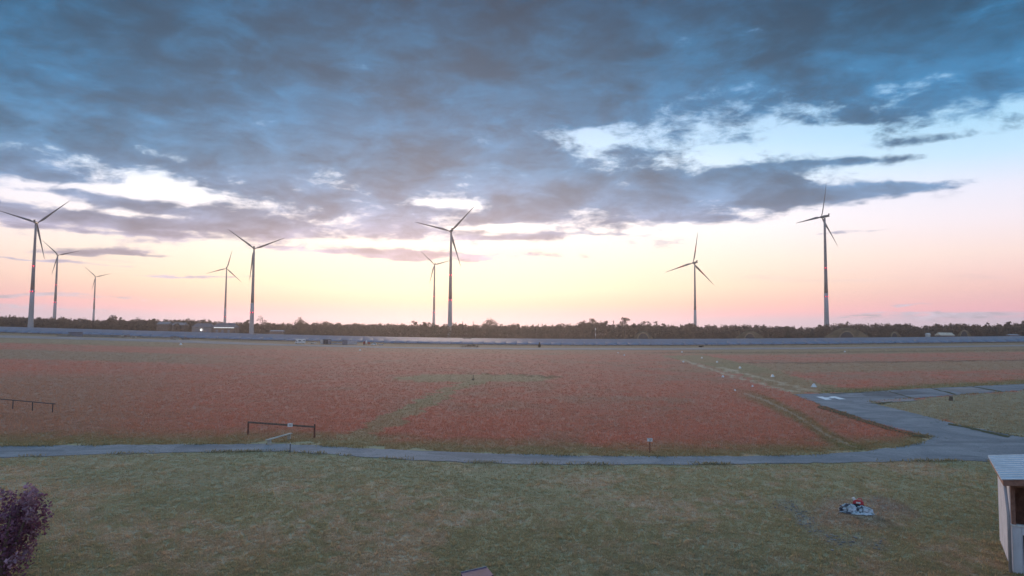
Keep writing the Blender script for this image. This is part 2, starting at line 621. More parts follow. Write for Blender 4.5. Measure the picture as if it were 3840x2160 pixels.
# ------------------------------------------------------------------ layout of the airfield, read off the photo (3840 px frame)
P_TRACK = [(-700, 1690), (0, 1674), (500, 1668), (1060, 1665), (1300, 1678), (1600, 1692), (1900, 1703), (2200, 1710), (2500, 1712),
           (2800, 1711), (3050, 1706), (3250, 1692), (3400, 1672), (3470, 1655), (3496, 1638),
           (3400, 1616), (3320, 1596), (3250, 1577), (3150, 1543), (3080, 1520), (3030, 1499), (2975, 1479),
           (3080, 1476), (3200, 1472), (3410, 1460), (3660, 1448), (3840, 1440), (4100, 1428),
           (4100, 1452), (3840, 1463), (3600, 1480), (3450, 1492), (3300, 1502), (3262, 1509),
           (3300, 1520), (3400, 1543), (3500, 1568), (3620, 1600), (3700, 1613), (3790, 1632), (3900, 1650), (4200, 1690),
           (4200, 1760), (3840, 1735), (3640, 1728), (3450, 1728), (3200, 1734), (2900, 1738), (2600, 1741), (2300, 1742),
           (2000, 1740), (1700, 1732), (1400, 1716), (1060, 1691), (500, 1700), (0, 1716), (-700, 1745)]
P_MOWN = [(1180, 1664), (1280, 1640), (1420, 1570), (1560, 1500), (1690, 1445), (1745, 1428), (1830, 1428), (1720, 1462), (1600, 1532),
          (1480, 1602), (1385, 1668)]
P_STRIP = [(2470, 1334), (2640, 1366), (2800, 1414), (2980, 1476), (3250, 1470), (3060, 1434), (2930, 1396), (2790, 1362), (2640, 1330)]
P_RIGHTLAWN = [(3262, 1509), (3450, 1492), (3600, 1480), (3840, 1463), (4300, 1440), (4300, 1700), (3900, 1650), (3700, 1613), (3500, 1568), (3300, 1520)]
LINE_FURROW = [(2760, 1472), (2800, 1480), (2870, 1503), (2990, 1560), (3110, 1636), (3160, 1660), (3210, 1680)]
RUT_A = [(2560, 1352), (2680, 1388), (2800, 1425), (2980, 1470)]
RUT_B = [(2700, 1378), (2830, 1410), (2960, 1445), (3080, 1470)]
TRACK_LOW = [(x, y) for x, y in P_TRACK if y > 1690 and x >= 1060][-20:]


def polyline_dist(px, py, pl, ys=1.0):
    """distance in photo px to a line, vertical direction weighted"""
    d = np.full(np.shape(px), 1e9)
    for (x1, y1), (x2, y2) in zip(pl, pl[1:]):
        ax, ay = x2 - x1, (y2 - y1) * ys
        t = np.clip(((px - x1) * ax + (py - y1) * ys * ay) / (ax * ax + ay * ay), 0, 1)
        d = np.minimum(d, np.hypot(px - x1 - t * ax, (py - y1) * ys - t * ay))
    return d


def track_upper(px):               # upper rim of the track
    return np.interp(px, [-700, 0, 500, 1060, 1300, 1600, 1900, 2200, 2500, 2800, 3050, 3250, 3400, 3500, 3700, 4200],
                     [1690, 1674, 1668, 1665, 1678, 1692, 1703, 1710, 1712, 1711, 1706, 1692, 1672, 1640, 1613, 1690])


RUNWAY_TOP = ([-700, 0, 300, 700, 1060, 1500, 2000, 2500, 3000, 3400, 3840, 4500], [1236, 1257, 1265, 1276, 1290, 1301, 1305, 1305, 1303, 1299, 1293, 1280])


def ground_colour(x, y):
    """real surface colour of turf and soil at a place, plus the height of the growth there"""
    z = terrain(x, y)
    px, py = proj(x, y, z)
    far = y < 5
    px = np.where(far, 1920 + x * 60, px)
    py = np.where(far, 2600, py)
    ph = np.maximum(py - 1235, 8.0)
    # ragged borders
    wx = (fbm(x * 0.55, y * 0.55, 3, 3) - 0.5) * 0.30 * ph
    wy = (fbm(x * 0.55, y * 0.55, 9, 3) - 0.5) * 0.085 * ph
    qx, qy = px + wx, py + wy
    big = fbm(x * 0.055, y * 0.04, 21, 4)
    mid = fbm(x * 0.22, y * 0.16, 33, 4)
    fin = fbm(x * 1.7, y * 1.3, 45, 3)
    # ---- lawn near the camera: green with dry and bluish patches
    green = np.array([0.385, 0.318, 0.178])
    dry = np.array([0.500, 0.362, 0.230])
    cool = np.array([0.345, 0.308, 0.182])
    t = sstep(0.55 * mid + 0.45 * fin, 0.44, 0.64)[..., None]
    lawn = green * (1 - t) + dry * t
    t = sstep(big, 0.52, 0.66)[..., None] * 0.7
    lawn = lawn * (1 - t) + cool * t
    # ---- sorrel meadow: rust red over olive
    red = np.array([0.535, 0.210, 0.138])
    rose = np.array([0.490, 0.222, 0.148])
    olive = np.array([0.400, 0.245, 0.160])
    t = sstep(0.5 * mid + 0.5 * fin, 0.35, 0.65)[..., None]
    mead = red * (1 - t) + rose * t
    rightness = sstep(px, 1500, 3000)
    o = sstep(0.6 * big + 0.4 * mid + 0.06 * rightness, 0.50, 0.68) * (0.32 + 0.22 * rightness)
    o = np.maximum(o, sstep(qx, 900, 200) * sstep(qy, 1385, 1420) * 0.75)
    mead = mead * (1 - o[..., None]) + olive * o[..., None]
    isl = (qy > track_upper(px) - 3) | (py > 1760)
    c = np.where(isl[..., None], lawn, mead)
    h = np.where(isl, 0.045, 0.155)
    # green verge along the upper rim of the track
    verge = sstep(qy, track_upper(px) - 70, track_upper(px) - 12) * (~isl) * 0.8
    c = c * (1 - verge[..., None]) + np.array([0.270, 0.234, 0.110]) * verge[..., None]
    h = h * (1 - 0.45 * verge)

    def put(mask, col, k=1.0, hh=None):
        nonlocal c, h
        mk = np.asarray(mask, float) * k
        cc = np.array(col) * (0.8 + 0.4 * fin)[..., None]
        c = c * (1 - mk[..., None]) + cc * mk[..., None]
        if hh is not None:
            h = h * (1 - mk) + hh * mk
    # strips towards the runway
    horz = np.interp(px, [-700, 0, 1000, 2000, 3000, 3840, 4500], [-60, -44, -18, 0, 0, -10, -22])
    yy = qy - horz
    k_l = sstep(px, 1100, 500)
    k_r = sstep(px, 2450, 2750)
    put(sstep(yy, 1333, 1325) * (~isl) * (0.35 + 0.65 * np.maximum(k_l, k_r)), (0.352, 0.254, 0.145), 0.9, 0.15)
    put(sstep(yy, 1316, 1312) * (~isl), (0.328, 0.234, 0.145), 0.6, 0.1)
    put(sstep(yy, 1350, 1357) * sstep(yy, 1392, 1384) * k_l, (0.369, 0.254, 0.160), 0.85, 0.15)
    put(sstep(yy, 1360, 1365) * sstep(yy, 1400, 1392) * k_r, (0.393, 0.260, 0.155), 0.85, 0.15)
    put(sstep(yy, 1364, 1362) * sstep(yy, 1357, 1360) * k_r, (0.180, 0.127, 0.075), 0.7)
    put(sstep(yy, 1326, 1323) * sstep(yy, 1318, 1321) * sstep(px, 2300, 2600), (0.197, 0.139, 0.080), 0.6)
    put(inpoly(qx, qy, P_STRIP), (0.320, 0.254, 0.135), 0.72, 0.06)
    put(sstep(polyline_dist(qx, qy, RUT_A, 2.0), 9, 3), (0.52, 0.40, 0.27), 0.9, 0.04)
    put(sstep(polyline_dist(qx, qy, RUT_B, 2.0), 9, 3), (0.52, 0.40, 0.27), 0.9, 0.04)
    put(inpoly(px, qy, P_RIGHTLAWN), (0.345, 0.29, 0.18), 0.95, 0.10)
    # verge above the taxiway arm
    top = np.interp(px, [2975, 3200, 3410, 3660, 3840, 4200], [1478, 1472, 1460, 1448, 1440, 1425])
    put(sstep(qy, top - 24, top - 8) * (qy < top + 2) * (px > 3080), (0.246, 0.216, 0.105), 0.9, 0.2)
    put(inpoly(qx + 0.4 * wx, qy, P_MOWN) * (0.55 + 0.45 * mid), (0.311, 0.248, 0.130), 0.95, 0.06)
    ell = np.hypot((qx - 1778) / 305, (qy - 1419) / 15.5)
    put(sstep(ell, 1.06, 0.92), (0.352, 0.254, 0.140), 0.85, 0.06)
    put(sstep(np.abs(ell - 1.0), 0.16, 0.05) * sstep(px, 1700, 1900) * (qy < 1418), (0.197, 0.146, 0.080), 0.8)
    # furrow with a sandy line
    df = polyline_dist(px, py, LINE_FURROW, 1.8)
    put(sstep(df + (fin - 0.5) * 20, 44, 14) * sstep(px, 2700, 2900), (0.221, 0.210, 0.095), 0.62, 0.2)
    df2 = polyline_dist(px + 8, py + 5, LINE_FURROW[1:], 1.8)
    put(sstep(df2 + (fin - 0.5) * 14, 7, 2), (0.512, 0.390, 0.288), 0.6, 0.02)
    # fire place: bare brown soil with a curved band of grit
    ef = np.hypot((px + wx * 0.4 - 3200) / 215, (py - 1925) / 78)
    put(sstep(ef + (fin - 0.5) * 0.5, 1.1, 0.5), (0.44, 0.305, 0.21), 0.8, 0.03)
    ring = polyline_dist(px, py, [(2935, 1893), (2985, 1912), (3020, 1950), (3060, 1990), (3140, 2030), (3300, 2040)], 1.4)
    put(sstep(ring + (fin - 0.5) * 60, 46, 6), (0.40, 0.33, 0.25), 0.5, 0.02)
    ring2 = polyline_dist(px, py, [(3290, 1880), (3360, 1905), (3420, 1930)], 1.4)
    put(sstep(ring2 + (fin - 0.5) * 40, 40, 14), (0.361, 0.254, 0.190), 0.6, 0.03)
    # worn light spots on the lawn
    wsp = sstep(fbm(x * 0.5, y * 0.4, 71, 3), 0.66, 0.76) * isl
    put(wsp, (0.492, 0.343, 0.200), 0.55)
    # ground of the solar park and beyond
    run = np.interp(px, *RUNWAY_TOP)
    beyond = (py < run - 1) | (y > 700)
    put(beyond & (y > 5), (0.279, 0.190, 0.110), 0.9, 0.1)
    isl = isl & ~beyond | far
    return np.clip(c, 0, 1), h, isl, beyond & (y > 5), px, py


# ------------------------------------------------------------------ ground: one sheet to the horizon, split where turf changes
fine = np.radians(np.linspace(-43, 43, 760))
azs = np.concatenate([np.radians(np.linspace(-180, -43, 60, endpoint=False)), fine, np.radians(np.linspace(43, 180, 60))[1:]])
pr = np.concatenate([np.linspace(2200, 1345, 240), np.linspace(1345, 1262, 90, endpoint=False)[1:]])
rr = CAM_H * FPX / (pr - 1250.0) * 1.0
rr = np.concatenate([[0.4, 3, 8, 14, 20], rr[rr > 22], np.geomspace(2050, 4500, 16)])
AZ, RR = np.meshgrid(azs, rr)
GX, GY = RR * np.sin(AZ), RR * np.cos(AZ)
GZ = terrain(GX, GY)
shape = GX.shape
g_col, g_h, g_isl, g_bey, g_px, g_py = ground_colour(GX.ravel(), GY.ravel())
# small relief where growth stands, none on the paved ground
gz = GZ.ravel() + (fbm(GX.ravel() * 0.7, GY.ravel() * 0.7, 91, 3) - 0.5) * 0.05 - 0.03
gv = np.stack([GX.ravel(), GY.ravel(), gz], -1)
nr, na = shape
idx = np.arange(nr * na).reshape(nr, na)
q = np.stack([idx[:-1, :-1], idx[:-1, 1:], idx[1:, 1:], idx[1:, :-1]], -1).reshape(-1, 4)[:, ::-1]
f_bey = g_bey[q].mean(1) > 0.5
f_lawn = (g_isl[q].mean(1) > 0.5) & ~f_bey


def sub(name, mask, mat):
    f = q[mask]
    u, inv = np.unique(f, return_inverse=True)
    o = mesh_np(name, gv[u], inv.reshape(-1, 4), mat, cols=g_col[u], smooth=True)
    return tag(o, kind='structure')


sub('lawn', f_lawn, M['lawn'])
sub('meadow', ~f_lawn & ~f_bey, M['meadow'])
sub('ground', f_bey, M['meadow'])


# ------------------------------------------------------------------ paved surfaces
def densify(poly, step=18.0):
    out = []
    n = len(poly)
    for i in range(n):
        (x1, y1), (x2, y2) = poly[i], poly[(i + 1) % n]
        k = max(1, int(math.hypot(x2 - x1, (y2 - y1) * 2) / step))
        for j in range(k):
            out.append((x1 + (x2 - x1) * j / k, y1 + (y2 - y1) * j / k))
    return out


def sheet(name, poly, mat, lift, wob=0.0, seed=0, kind='structure', thick=0.0, parent=None):
    pts = [at(x, y) for x, y in poly]
    if wob:
        pts = [p + Vector(((vnoise(np.array(p.x * 1.3), np.array(p.y * 1.3), seed) - 0.5) * wob,
                           (vnoise(np.array(p.x * 1.3), np.array(p.y * 1.3), seed + 5) - 0.5) * wob, 0)) for p in pts]
    tri = tessellate_polygon([[Vector((p.x, p.y, 0)) for p in pts]])
    bm = bmesh.new()
    vs = [bm.verts.new((p.x, p.y, p.z + lift)) for p in pts]
    for t in tri:
        try:
            f = bm.faces.new([vs[i] for i in t])
        except ValueError:
            continue
        f.normal_update()
        if f.normal.z < 0:
            f.normal_flip()
    if thick:
        n = len(vs)
        lo = [bm.verts.new((p.x, p.y, p.z + lift - thick)) for p in pts]
        for i in range(n):
            j = (i + 1) % n
            bm.faces.new((vs[i], vs[j], lo[j], lo[i]))
        bmesh.ops.recalc_face_normals(bm, faces=bm.faces)
    o = obj(name, bm, mat, parent)
    if kind:
        o['kind'] = kind
    return o


sheet('track', densify(P_TRACK), M['asphalt'], 0.022, 0.5, 4, thick=0.08)
# darker and paler bays of the taxiway
sheet('taxiway_slab', densify([(3262, 1507), (3300, 1501), (3450, 1491), (3425, 1497), (3440, 1503), (3330, 1510)], 12), M['runway'], 0.032, 0.25, 8)
sheet('taxiway_patch', densify([(3230, 1476), (3400, 1466), (3500, 1474), (3330, 1489), (3240, 1486)], 14), M['asphalt_dark'], 0.030, 0.5, 14)
sheet('taxiway_seam', densify([(3080, 1521), (3150, 1541), (3260, 1578), (3400, 1620), (3490, 1640), (3478, 1646), (3390, 1630), (3240, 1586), (3130, 1548), (3060, 1527)], 14), M['verge'], 0.034, 0.9, 19)
for poly_ in ([(3330, 1468), (3336, 1467.5), (3420, 1492), (3412, 1493)], [(3490, 1457), (3497, 1456.5), (3590, 1479), (3580, 1481)],
              [(3640, 1450), (3648, 1449), (3760, 1468), (3748, 1470)], [(3110, 1476), (3330, 1468.5), (3330, 1470), (3110, 1478)],
              [(3240, 1514), (3300, 1512), (3345, 1505), (3345, 1508), (3300, 1516)], [(3560, 1588), (3700, 1617), (3790, 1637), (3780, 1642), (3690, 1622), (3560, 1594)]):
    sheet('taxiway_seam', densify(poly_, 10), M['verge'], 0.037, 0.5, int(poly_[0][0]))
sheet('taxiway_patch', densify([(3520, 1458), (3640, 1453), (3720, 1466), (3610, 1474)], 12), M['runway'], 0.031, 0.5, 23)
# white H for helicopters
hb = bmesh.new()
for quad in [[(3060, 1488.5), (3084, 1488), (3120, 1499.2), (3096, 1500.2)], [(3108, 1487.4), (3132, 1487), (3172, 1497.8), (3147, 1498.6)],
             [(3094, 1491.2), (3123, 1490.4), (3130, 1494.0), (3104, 1495.0)]]:
    vs = [hb.verts.new(at(*p) + Vector((0, 0, 0.040 if quad[0][0] != 3094 else 0.044))) for p in quad]
    f = hb.faces.new(vs)
    f.normal_update()
    if f.normal.z < 0:
        f.normal_flip()
tag(obj('landing_marking', hb, M['white'], None), kind='structure')

# runway far out: broad pale strip following the ground
rx = np.linspace(-700, 4500, 160)
top = np.interp(rx, *RUNWAY_TOP)
wid = np.interp(rx, [-700, 0, 700, 1060, 1500, 2500, 3840, 4500], [9, 9, 10, 7, 5.5, 7, 6, 5])
rv, rf = [], []
for i, x in enumerate(rx):
    a, b = at(x, top[i]), at(x, top[i] + wid[i])
    for k in range(4):
        p = a.lerp(b, k / 3)
        rv.append((p.x, p.y, float(terrain(p.x, p.y)) + 0.06))
for i in range(len(rx) - 1):
    for k in range(3):
        rf.append((i * 4 + k, i * 4 + k + 1, i * 4 + 5 + k, i * 4 + 4 + k))
tag(mesh_np('runway', np.array(rv), np.array(rf)[:, ::-1], M['runway']), kind='structure')

# ------------------------------------------------------------------ wind turbines
AXIS = math.radians(-17)           # the wind blows from the sunset side: rotors face away from the camera


def make_blade(R, parent, ang, band=False):
    """tapered, twisted blade along local +Z of the rotor; rotor axis is local +Y"""
    secs = [(0.012, 0.024, 0.024), (0.05, 0.026, 0.025), (0.12, 0.046, 0.018), (0.20, 0.062, 0.013), (0.30, 0.054, 0.010),
            (0.45, 0.041, 0.007), (0.62, 0.030, 0.005), (0.80, 0.021, 0.0035), (0.93, 0.014, 0.0025), (1.0, 0.004, 0.001)]
    bm = bmesh.new()
    rings = []
    n = 10
    for t, ch, th in secs:
        tw = math.radians(22 * (1 - t) ** 2 + 3)
        off = 0.25 * (ch - 0.024)
        ring = []
        for k in range(n):
            a = 2 * math.pi * k / n
            x = math.cos(a) * ch * R / 2 + off * R
            y = math.sin(a) * th * R / 2
            X = x * math.cos(tw) - y * math.sin(tw)
            Y = x * math.sin(tw) + y * math.cos(tw) + 0.035 * R * t * t      # slight pre-bend
            ring.append(bm.verts.new((X, Y, t * R)))
        rings.append(ring)
    for a, b in zip(rings, rings[1:]):
        for k in range(n):
            bm.faces.new((a[k], a[(k + 1) % n], b[(k + 1) % n], b[k]))
    bm.faces.new(rings[0][::-1])
    bm.faces.new(rings[-1])
    o = obj('blade', bm, M['blade'], parent, True)
    o.rotation_euler = (0, ang, 0)
    if band:                       # red day marking around the middle of the blade
        bm = bmesh.new()
        rings = []
        for t, ch, th in ((0.34, 0.0525, 0.0102), (0.45, 0.0425, 0.0079), (0.56, 0.0345, 0.0066)):
            tw = math.radians(22 * (1 - t) ** 2 + 3)
            off = 0.25 * (ch - 0.024)
            ring = []
            for k in range(n):
                a = 2 * math.pi * k / n
                x = math.cos(a) * ch * R / 2 + off * R
                y = math.sin(a) * th * R / 2
                ring.append(bm.verts.new((x * math.cos(tw) - y * math.sin(tw), x * math.sin(tw) + y * math.cos(tw) + 0.035 * R * t * t, t * R)))
            rings.append(ring)
        for a, b in zip(rings, rings[1:]):
            for k in range(n):
                bm.faces.new((a[k], a[(k + 1) % n], b[(k + 1) % n], b[k]))
        obj('red_band', bm, M['redband'], o, True)
    return o


def turbine(label, hub, depth, tips, lights, band=False, AXIS=AXIS):
    h3 = at_depth(hub[0], hub[1], depth)
    # phase and radius from the three blade tips, in clockwise order
    vs = [hub[1] - t[1] for t in tips]
    c = 2 / 3 * sum(v * math.cos(2 * math.pi * k / 3) for k, v in enumerate(vs))
    s_ = -2 / 3 * sum(v * math.sin(2 * math.pi * k / 3) for k, v in enumerate(vs))
    R = math.hypot(c, s_) * depth / FPX
    ph = math.atan2(s_, c)
    gx, gy = h3.x, h3.y
    gz = float(terrain(gx, gy))
    H = h3.z - gz
    root = thing('wind_turbine', label, 'wind turbine', (gx, gy, gz), 0, 'wind turbines along the horizon')
    # tower: flared concrete foot, slimmer steel tube above
    k = H / 140.0
    prof = [(-0.5, 4.3), (0.6, 4.2), (2.0, 3.4), (10, 3.05), (30, 2.75), (52, 2.4)]
    bm = bmesh.new()
    tube(bm, [(0, 0, z * k) for z, r in prof], [r * k ** 0.5 for z, r in prof], 24)
    obj('tower_foot', bm, M['towerlow'], root, True)
    prof = [(52, 2.33), (70, 2.05), (95, 1.75), (120, 1.45), (138.2, 1.25)]
    bm = bmesh.new()
    tube(bm, [(0, 0, z * k) for z, r in prof], [r * k ** 0.5 for z, r in prof], 24)
    obj('tower_tube', bm, M['tower'], root, True)
    # nacelle and rotor turned into the wind
    nz = H
    kk = R / 55.0
    nac = bpy.data.objects.new('nacelle_turn', None)
    bm = bmesh.new()
    box(bm, -1.7 * kk, 1.7 * kk, -7.5 * kk, 3.2 * kk, -1.7 * kk, 1.7 * kk, top=0.88)
    bmesh.ops.bevel(bm, geom=bm.edges[:], offset=0.5 * kk, segments=2, affect='EDGES')
    for v in bm.verts:             # slimmer towards the tail
        if v.co.y < -4 * kk:
            v.co.z = v.co.z * 0.85 + 0.25 * kk
    n = obj('nacelle', bm, M['blade'], root, False)
    n.location = (0, 0, nz)
    n.rotation_euler = (0, 0, -AXIS)
    bm = bmesh.new()
    box(bm, -1.3 * kk, 1.3 * kk, -7.3 * kk, -6.9 * kk, 1.45 * kk, 3.4 * kk)
    obj('cooler', bm, M['dark_metal'], n)
    bpy.data.objects.remove(nac)
    # hub with pointed spinner
    bm = bmesh.new()
    pr_ = [(3.3, 1.5), (4.2, 1.75), (5.6, 1.75), (6.6, 1.35), (7.3, 0.7), (7.6, 0.15)]
    tube(bm, [(0, y * kk, 0) for y, r in pr_], [r * kk for y, r in pr_], 16)
    hb_ = obj('hub', bm, M['blade'], root, True)
    hb_.location = (0, 0, nz)
    hb_.rotation_euler = (0, 0, -AXIS)
    for j in range(3):
        b = make_blade(R, root, 0, band)
        # rotor plane: local x right of the axis; phase is measured clockwise from up as seen by the camera
        b.matrix_local = Matrix.Translation((0, 0, nz)) @ Matrix.Rotation(-AXIS, 4, 'Z') @ Matrix.Translation((0, 4.9 * kk, 0)) @ \
            Matrix.Rotation(ph + 2 * math.pi * j / 3, 4, 'Y')
    for ly in lights:
        lz = at_depth(hub[0], ly, depth).z - gz
        rt = np.interp(lz / k, [0, 2, 10, 30, 52, 70, 95, 138], [4.2, 3.4, 3.05, 2.75, 2.4, 2.05, 1.75, 1.25]) * k ** 0.5
        bm = bmesh.new()
        tube(bm, [(0, 0, lz - 0.5), (0, 0, lz + 0.5)], [rt + 0.18, rt + 0.18], 20)
        ring = obj('light_ring', bm, M['dark_metal'], root, True)
        for a in (-125, -55, 90):
            ra = math.radians(a)
            bm = bmesh.new()
            bmesh.ops.create_icosphere(bm, subdivisions=2, radius=0.5)
            l = obj('warning_light', bm, M['lamp_red'], ring, True)
            l.location = ((rt + 0.5) * math.cos(ra), (rt + 0.5) * math.sin(ra), lz)
    return root


turbine('large wind turbine nearest the left edge with two rings of red lights', (135, 835), 868, [(240, 745), (162, 975), (22, 795)], [998, 1093])
turbine('wind turbine just right of the large leftmost one, second from left', (216, 956), 1300, [(305, 934), (203, 1030), (166, 900)], [1068, 1134])
turbine('smallest and farthest wind turbine, third from the left', (358, 1038), 1850, [(408, 1034), (344, 1100), (340, 1012)], [1120])
turbine('distant wind turbine behind the lit hall roof, blade pointing up', (850, 1006), 1550, [(866, 940), (911, 1064), (771, 1034)], [1188], True)
turbine('wind turbine with V-shaped raised blades beside the lit hall', (953, 932), 866, [(1047, 894), (946, 1062), (865, 870)], [1172])
turbine('smaller wind turbine standing close left of the tall middle one', (1630, 992), 1430, [(1706, 972), (1614, 1066), (1570, 942)], [1112, 1172])
turbine('tall wind turbine near the middle of the picture with two red light rings', (1692, 866), 905, [(1785, 762), (1722, 998), (1540, 835)], [1032, 1125])
turbine('slim distant wind turbine standing alone right of the middle', (2605, 985), 1330, [(2620, 868), (2686, 1068), (2489, 1026)], [], True)
turbine('tall wind turbine on the right with its nacelle seen from the side', (3092, 812), 980, [(3094, 688), (3128, 932), (2983, 862)], [1005, 1112], AXIS=math.radians(-30))

# ------------------------------------------------------------------ solar park
ROW_Y = [532 + 13.0 * i for i in range(22)]
for i, ry in enumerate(ROW_Y):
    half = 0.86 * ry
    # gaps where service buildings stand in the front rows
    xs = np.arange(-half, half, 8.4)
    verts, faces, pv, pf = [], [], [], []
    tl = math.radians(19)
    dep = 7.4
    for x0 in xs:
        x1 = x0 + 8.25
        if i == 0 and x0 < at_depth(470, 1270, ry).x and x0 > at_depth(240, 1270, ry).x:
            continue
        if i == 0 and at_depth(1090, 1270, ry).x < x0 < at_depth(1430, 1270, ry).x:
            continue
        z0a, z0b = float(terrain(x0, ry)), float(terrain(x1, ry))
        b = len(verts)
        dz = 0.03 * ((i * 7 + len(verts)) % 5 - 2)
        yl, yh = ry, ry + dep * math.cos(tl)
        zl, zh = 0.75 + dz, 0.75 + dep * math.sin(tl) + dz
        for t in (0, -0.06):
            verts += [(x0, yl, z0a + zl + t), (x1, yl, z0b + zl + t), (x1, yh, z0b + zh + t), (x0, yh, z0a + zh + t)]
        faces += [(b, b + 1, b + 2, b + 3), (b + 7, b + 6, b + 5, b + 4), (b, b + 4, b + 5, b + 1), (b + 1, b + 5, b + 6, b + 2),
                  (b + 2, b + 6, b + 7, b + 3), (b + 3, b + 7, b + 4, b)]
        for xp in (x0 + 1.6, x0 + 6.4):
            for yp, hp in ((ry + 1.0, zl + 0.25), (ry + 5.6, zh - 0.55)):
                zb = float(terrain(xp, yp))
                c = len(pv)
                r = 0.07
                pv += [(xp - r, yp - r, zb - 0.2), (xp + r, yp - r, zb - 0.2), (xp + r, yp + r, zb - 0.2), (xp - r, yp + r, zb - 0.2),
                       (xp - r, yp - r, zb + hp), (xp + r, yp - r, zb + hp), (xp + r, yp + r, zb + hp), (xp - r, yp + r, zb + hp)]
                pf += [(c, c + 1, c + 5, c + 4), (c + 1, c + 2, c + 6, c + 5), (c + 2, c + 3, c + 7, c + 6), (c + 3, c, c + 4, c + 7)]
    lab = 'long row of tilted blue solar panels in the band behind the runway'
    if i == 0:
        lab = 'front row of solar panels nearest the runway, broken by gaps behind the containers'
    elif i == len(ROW_Y) - 1:
        lab = 'rearmost row of solar panels, at the foot of the woods'
    root = thing('solar_panel_row', lab, 'solar panels', (0, ry, 0), 0,
                 'rows of the solar park')
    off = np.array([0, ry, 0])
    tag(mesh_np('panel_surface', np.array(verts) - off, np.array(faces), M['solar'], root), kind='stuff')
    tag(mesh_np('support_posts', np.array(pv) - off, np.array(pf), M['galv'], root), kind='stuff')


# ------------------------------------------------------------------ woods
def leaf_cloud(centers, radii, n_each, size, rng, zmin=None):
    """many small leaf-clump faces spread through lobes; returns verts, quads"""
    V = []
    for (c, r, n) in zip(centers, radii, n_each):
        d = rng.normal(size=(n, 3))
        d /= np.linalg.norm(d, axis=1)[:, None] + 1e-9
        rad = rng.uniform(0.35, 1.05, n) ** 0.6
        p = np.array(c) + d * rad[:, None] * np.array(r)
        V.append(p)
    P = np.concatenate(V)
    n = len(P)
    a = rng.normal(size=(n, 3))
    a /= np.linalg.norm(a, axis=1)[:, None]
    b = np.cross(a, rng.normal(size=(n, 3)))
    b /= np.linalg.norm(b, axis=1)[:, None] + 1e-9
    s1 = (size * rng.uniform(0.5, 1.3, n))[:, None]
    s2 = (size * rng.uniform(0.4, 1.0, n))[:, None]
    vv = np.stack([P - a * s1, P + b * s2, P + a * s1, P - b * s2], 1).reshape(-1, 3)
    ff = np.arange(n * 4).reshape(n, 4)
    return vv, ff


SKY_X = [-400, 0, 60, 130, 200, 240, 300, 360, 400, 480, 580, 625, 690, 740, 800, 830, 870, 930, 960, 1010, 1100, 1175, 1220, 1300, 1400, 1500,
         1600, 1650, 1730, 1880, 1950, 2000, 2100, 2150, 2190, 2260, 2285, 2320, 2370, 2400, 2470, 2500, 2590, 2620, 2700, 2780, 2850, 2940,
         3000, 3040, 3090, 3130, 3215, 3250, 3320, 3400, 3412, 3480, 3495, 3510, 3560, 3650, 3715, 3780, 3840, 4300]
SKY_Y = [1180, 1184, 1183, 1187, 1193, 1193, 1197, 1198, 1198, 1197, 1198, 1198, 1196, 1199, 1203, 1208, 1210, 1208, 1213, 1211, 1211, 1208, 1207, 1212, 1212, 1215,
         1214, 1217, 1214, 1216, 1214, 1218, 1217, 1216, 1207, 1207, 1219, 1214, 1216, 1213, 1213, 1219, 1216, 1222, 1220, 1217, 1220, 1221,
         1226, 1228, 1218, 1215, 1214, 1216, 1213, 1214, 1220, 1224, 1222, 1217, 1213, 1214, 1220, 1215, 1211, 1206]
rng = np.random.default_rng(5)
vv_all, ff_all, nb = [], [], 0
tv, tf = [], []
for row, (dep, cnt, drop) in enumerate([(890, 300, 16.0), (905, 330, 5.0), (935, 330, 1.0), (975, 330, -1.0)]):
    for k in range(cnt):
        px = -350 + (4600) * (k + rng.uniform(-0.4, 0.4)) / cnt
        y = dep + rng.uniform(-14, 14)
        tp = np.interp(px, SKY_X, SKY_Y) + drop - 6.0 + 9.0 * float(vnoise(np.array(px / 34.0), np.array(row * 7.3), 61)) + rng.uniform(0, 4.0)
        p = at_depth(px, tp, y)
        g = float(terrain(p.x, p.y))
        h = max(4.0, p.z - g)
        w = rng.uniform(4.5, 8.5)
        if rng.random() < 0.12:    # a pointed conifer
            cs = [(p.x, p.y, g + h * t) for t in (0.2, 0.4, 0.6, 0.8, 0.95)]
            rs = [(w * 0.55 * (1.05 - t), w * 0.55 * (1.05 - t), h * 0.13) for t in (0.2, 0.4, 0.6, 0.8, 0.95)]
            ne = [40, 36, 28, 20, 12]
        else:
            cs = [(p.x, p.y, g + h * 0.40)] + [(p.x + rng.uniform(-0.45, 0.45) * w, p.y + rng.uniform(-0.4, 0.4) * w, g + h * rng.uniform(0.62, 0.84)) for _ in range(3)]
            rs = [(w * 0.9, w * 0.8, h * 0.42)] + [(w * 0.5, w * 0.5, h * 0.2) for _ in range(3)]
            ne = [160, 60, 60, 60]
        v, f = leaf_cloud(cs, rs, ne, 0.85, rng)
        vv_all.append(v)
        ff_all.append(f + nb)
        nb += len(v)
wood = mesh_np('woodland_belt', np.concatenate(vv_all), np.concatenate(ff_all), M['leaf'])
tag(wood, 'long dark belt of trees along the whole horizon', 'woods', kind='stuff')


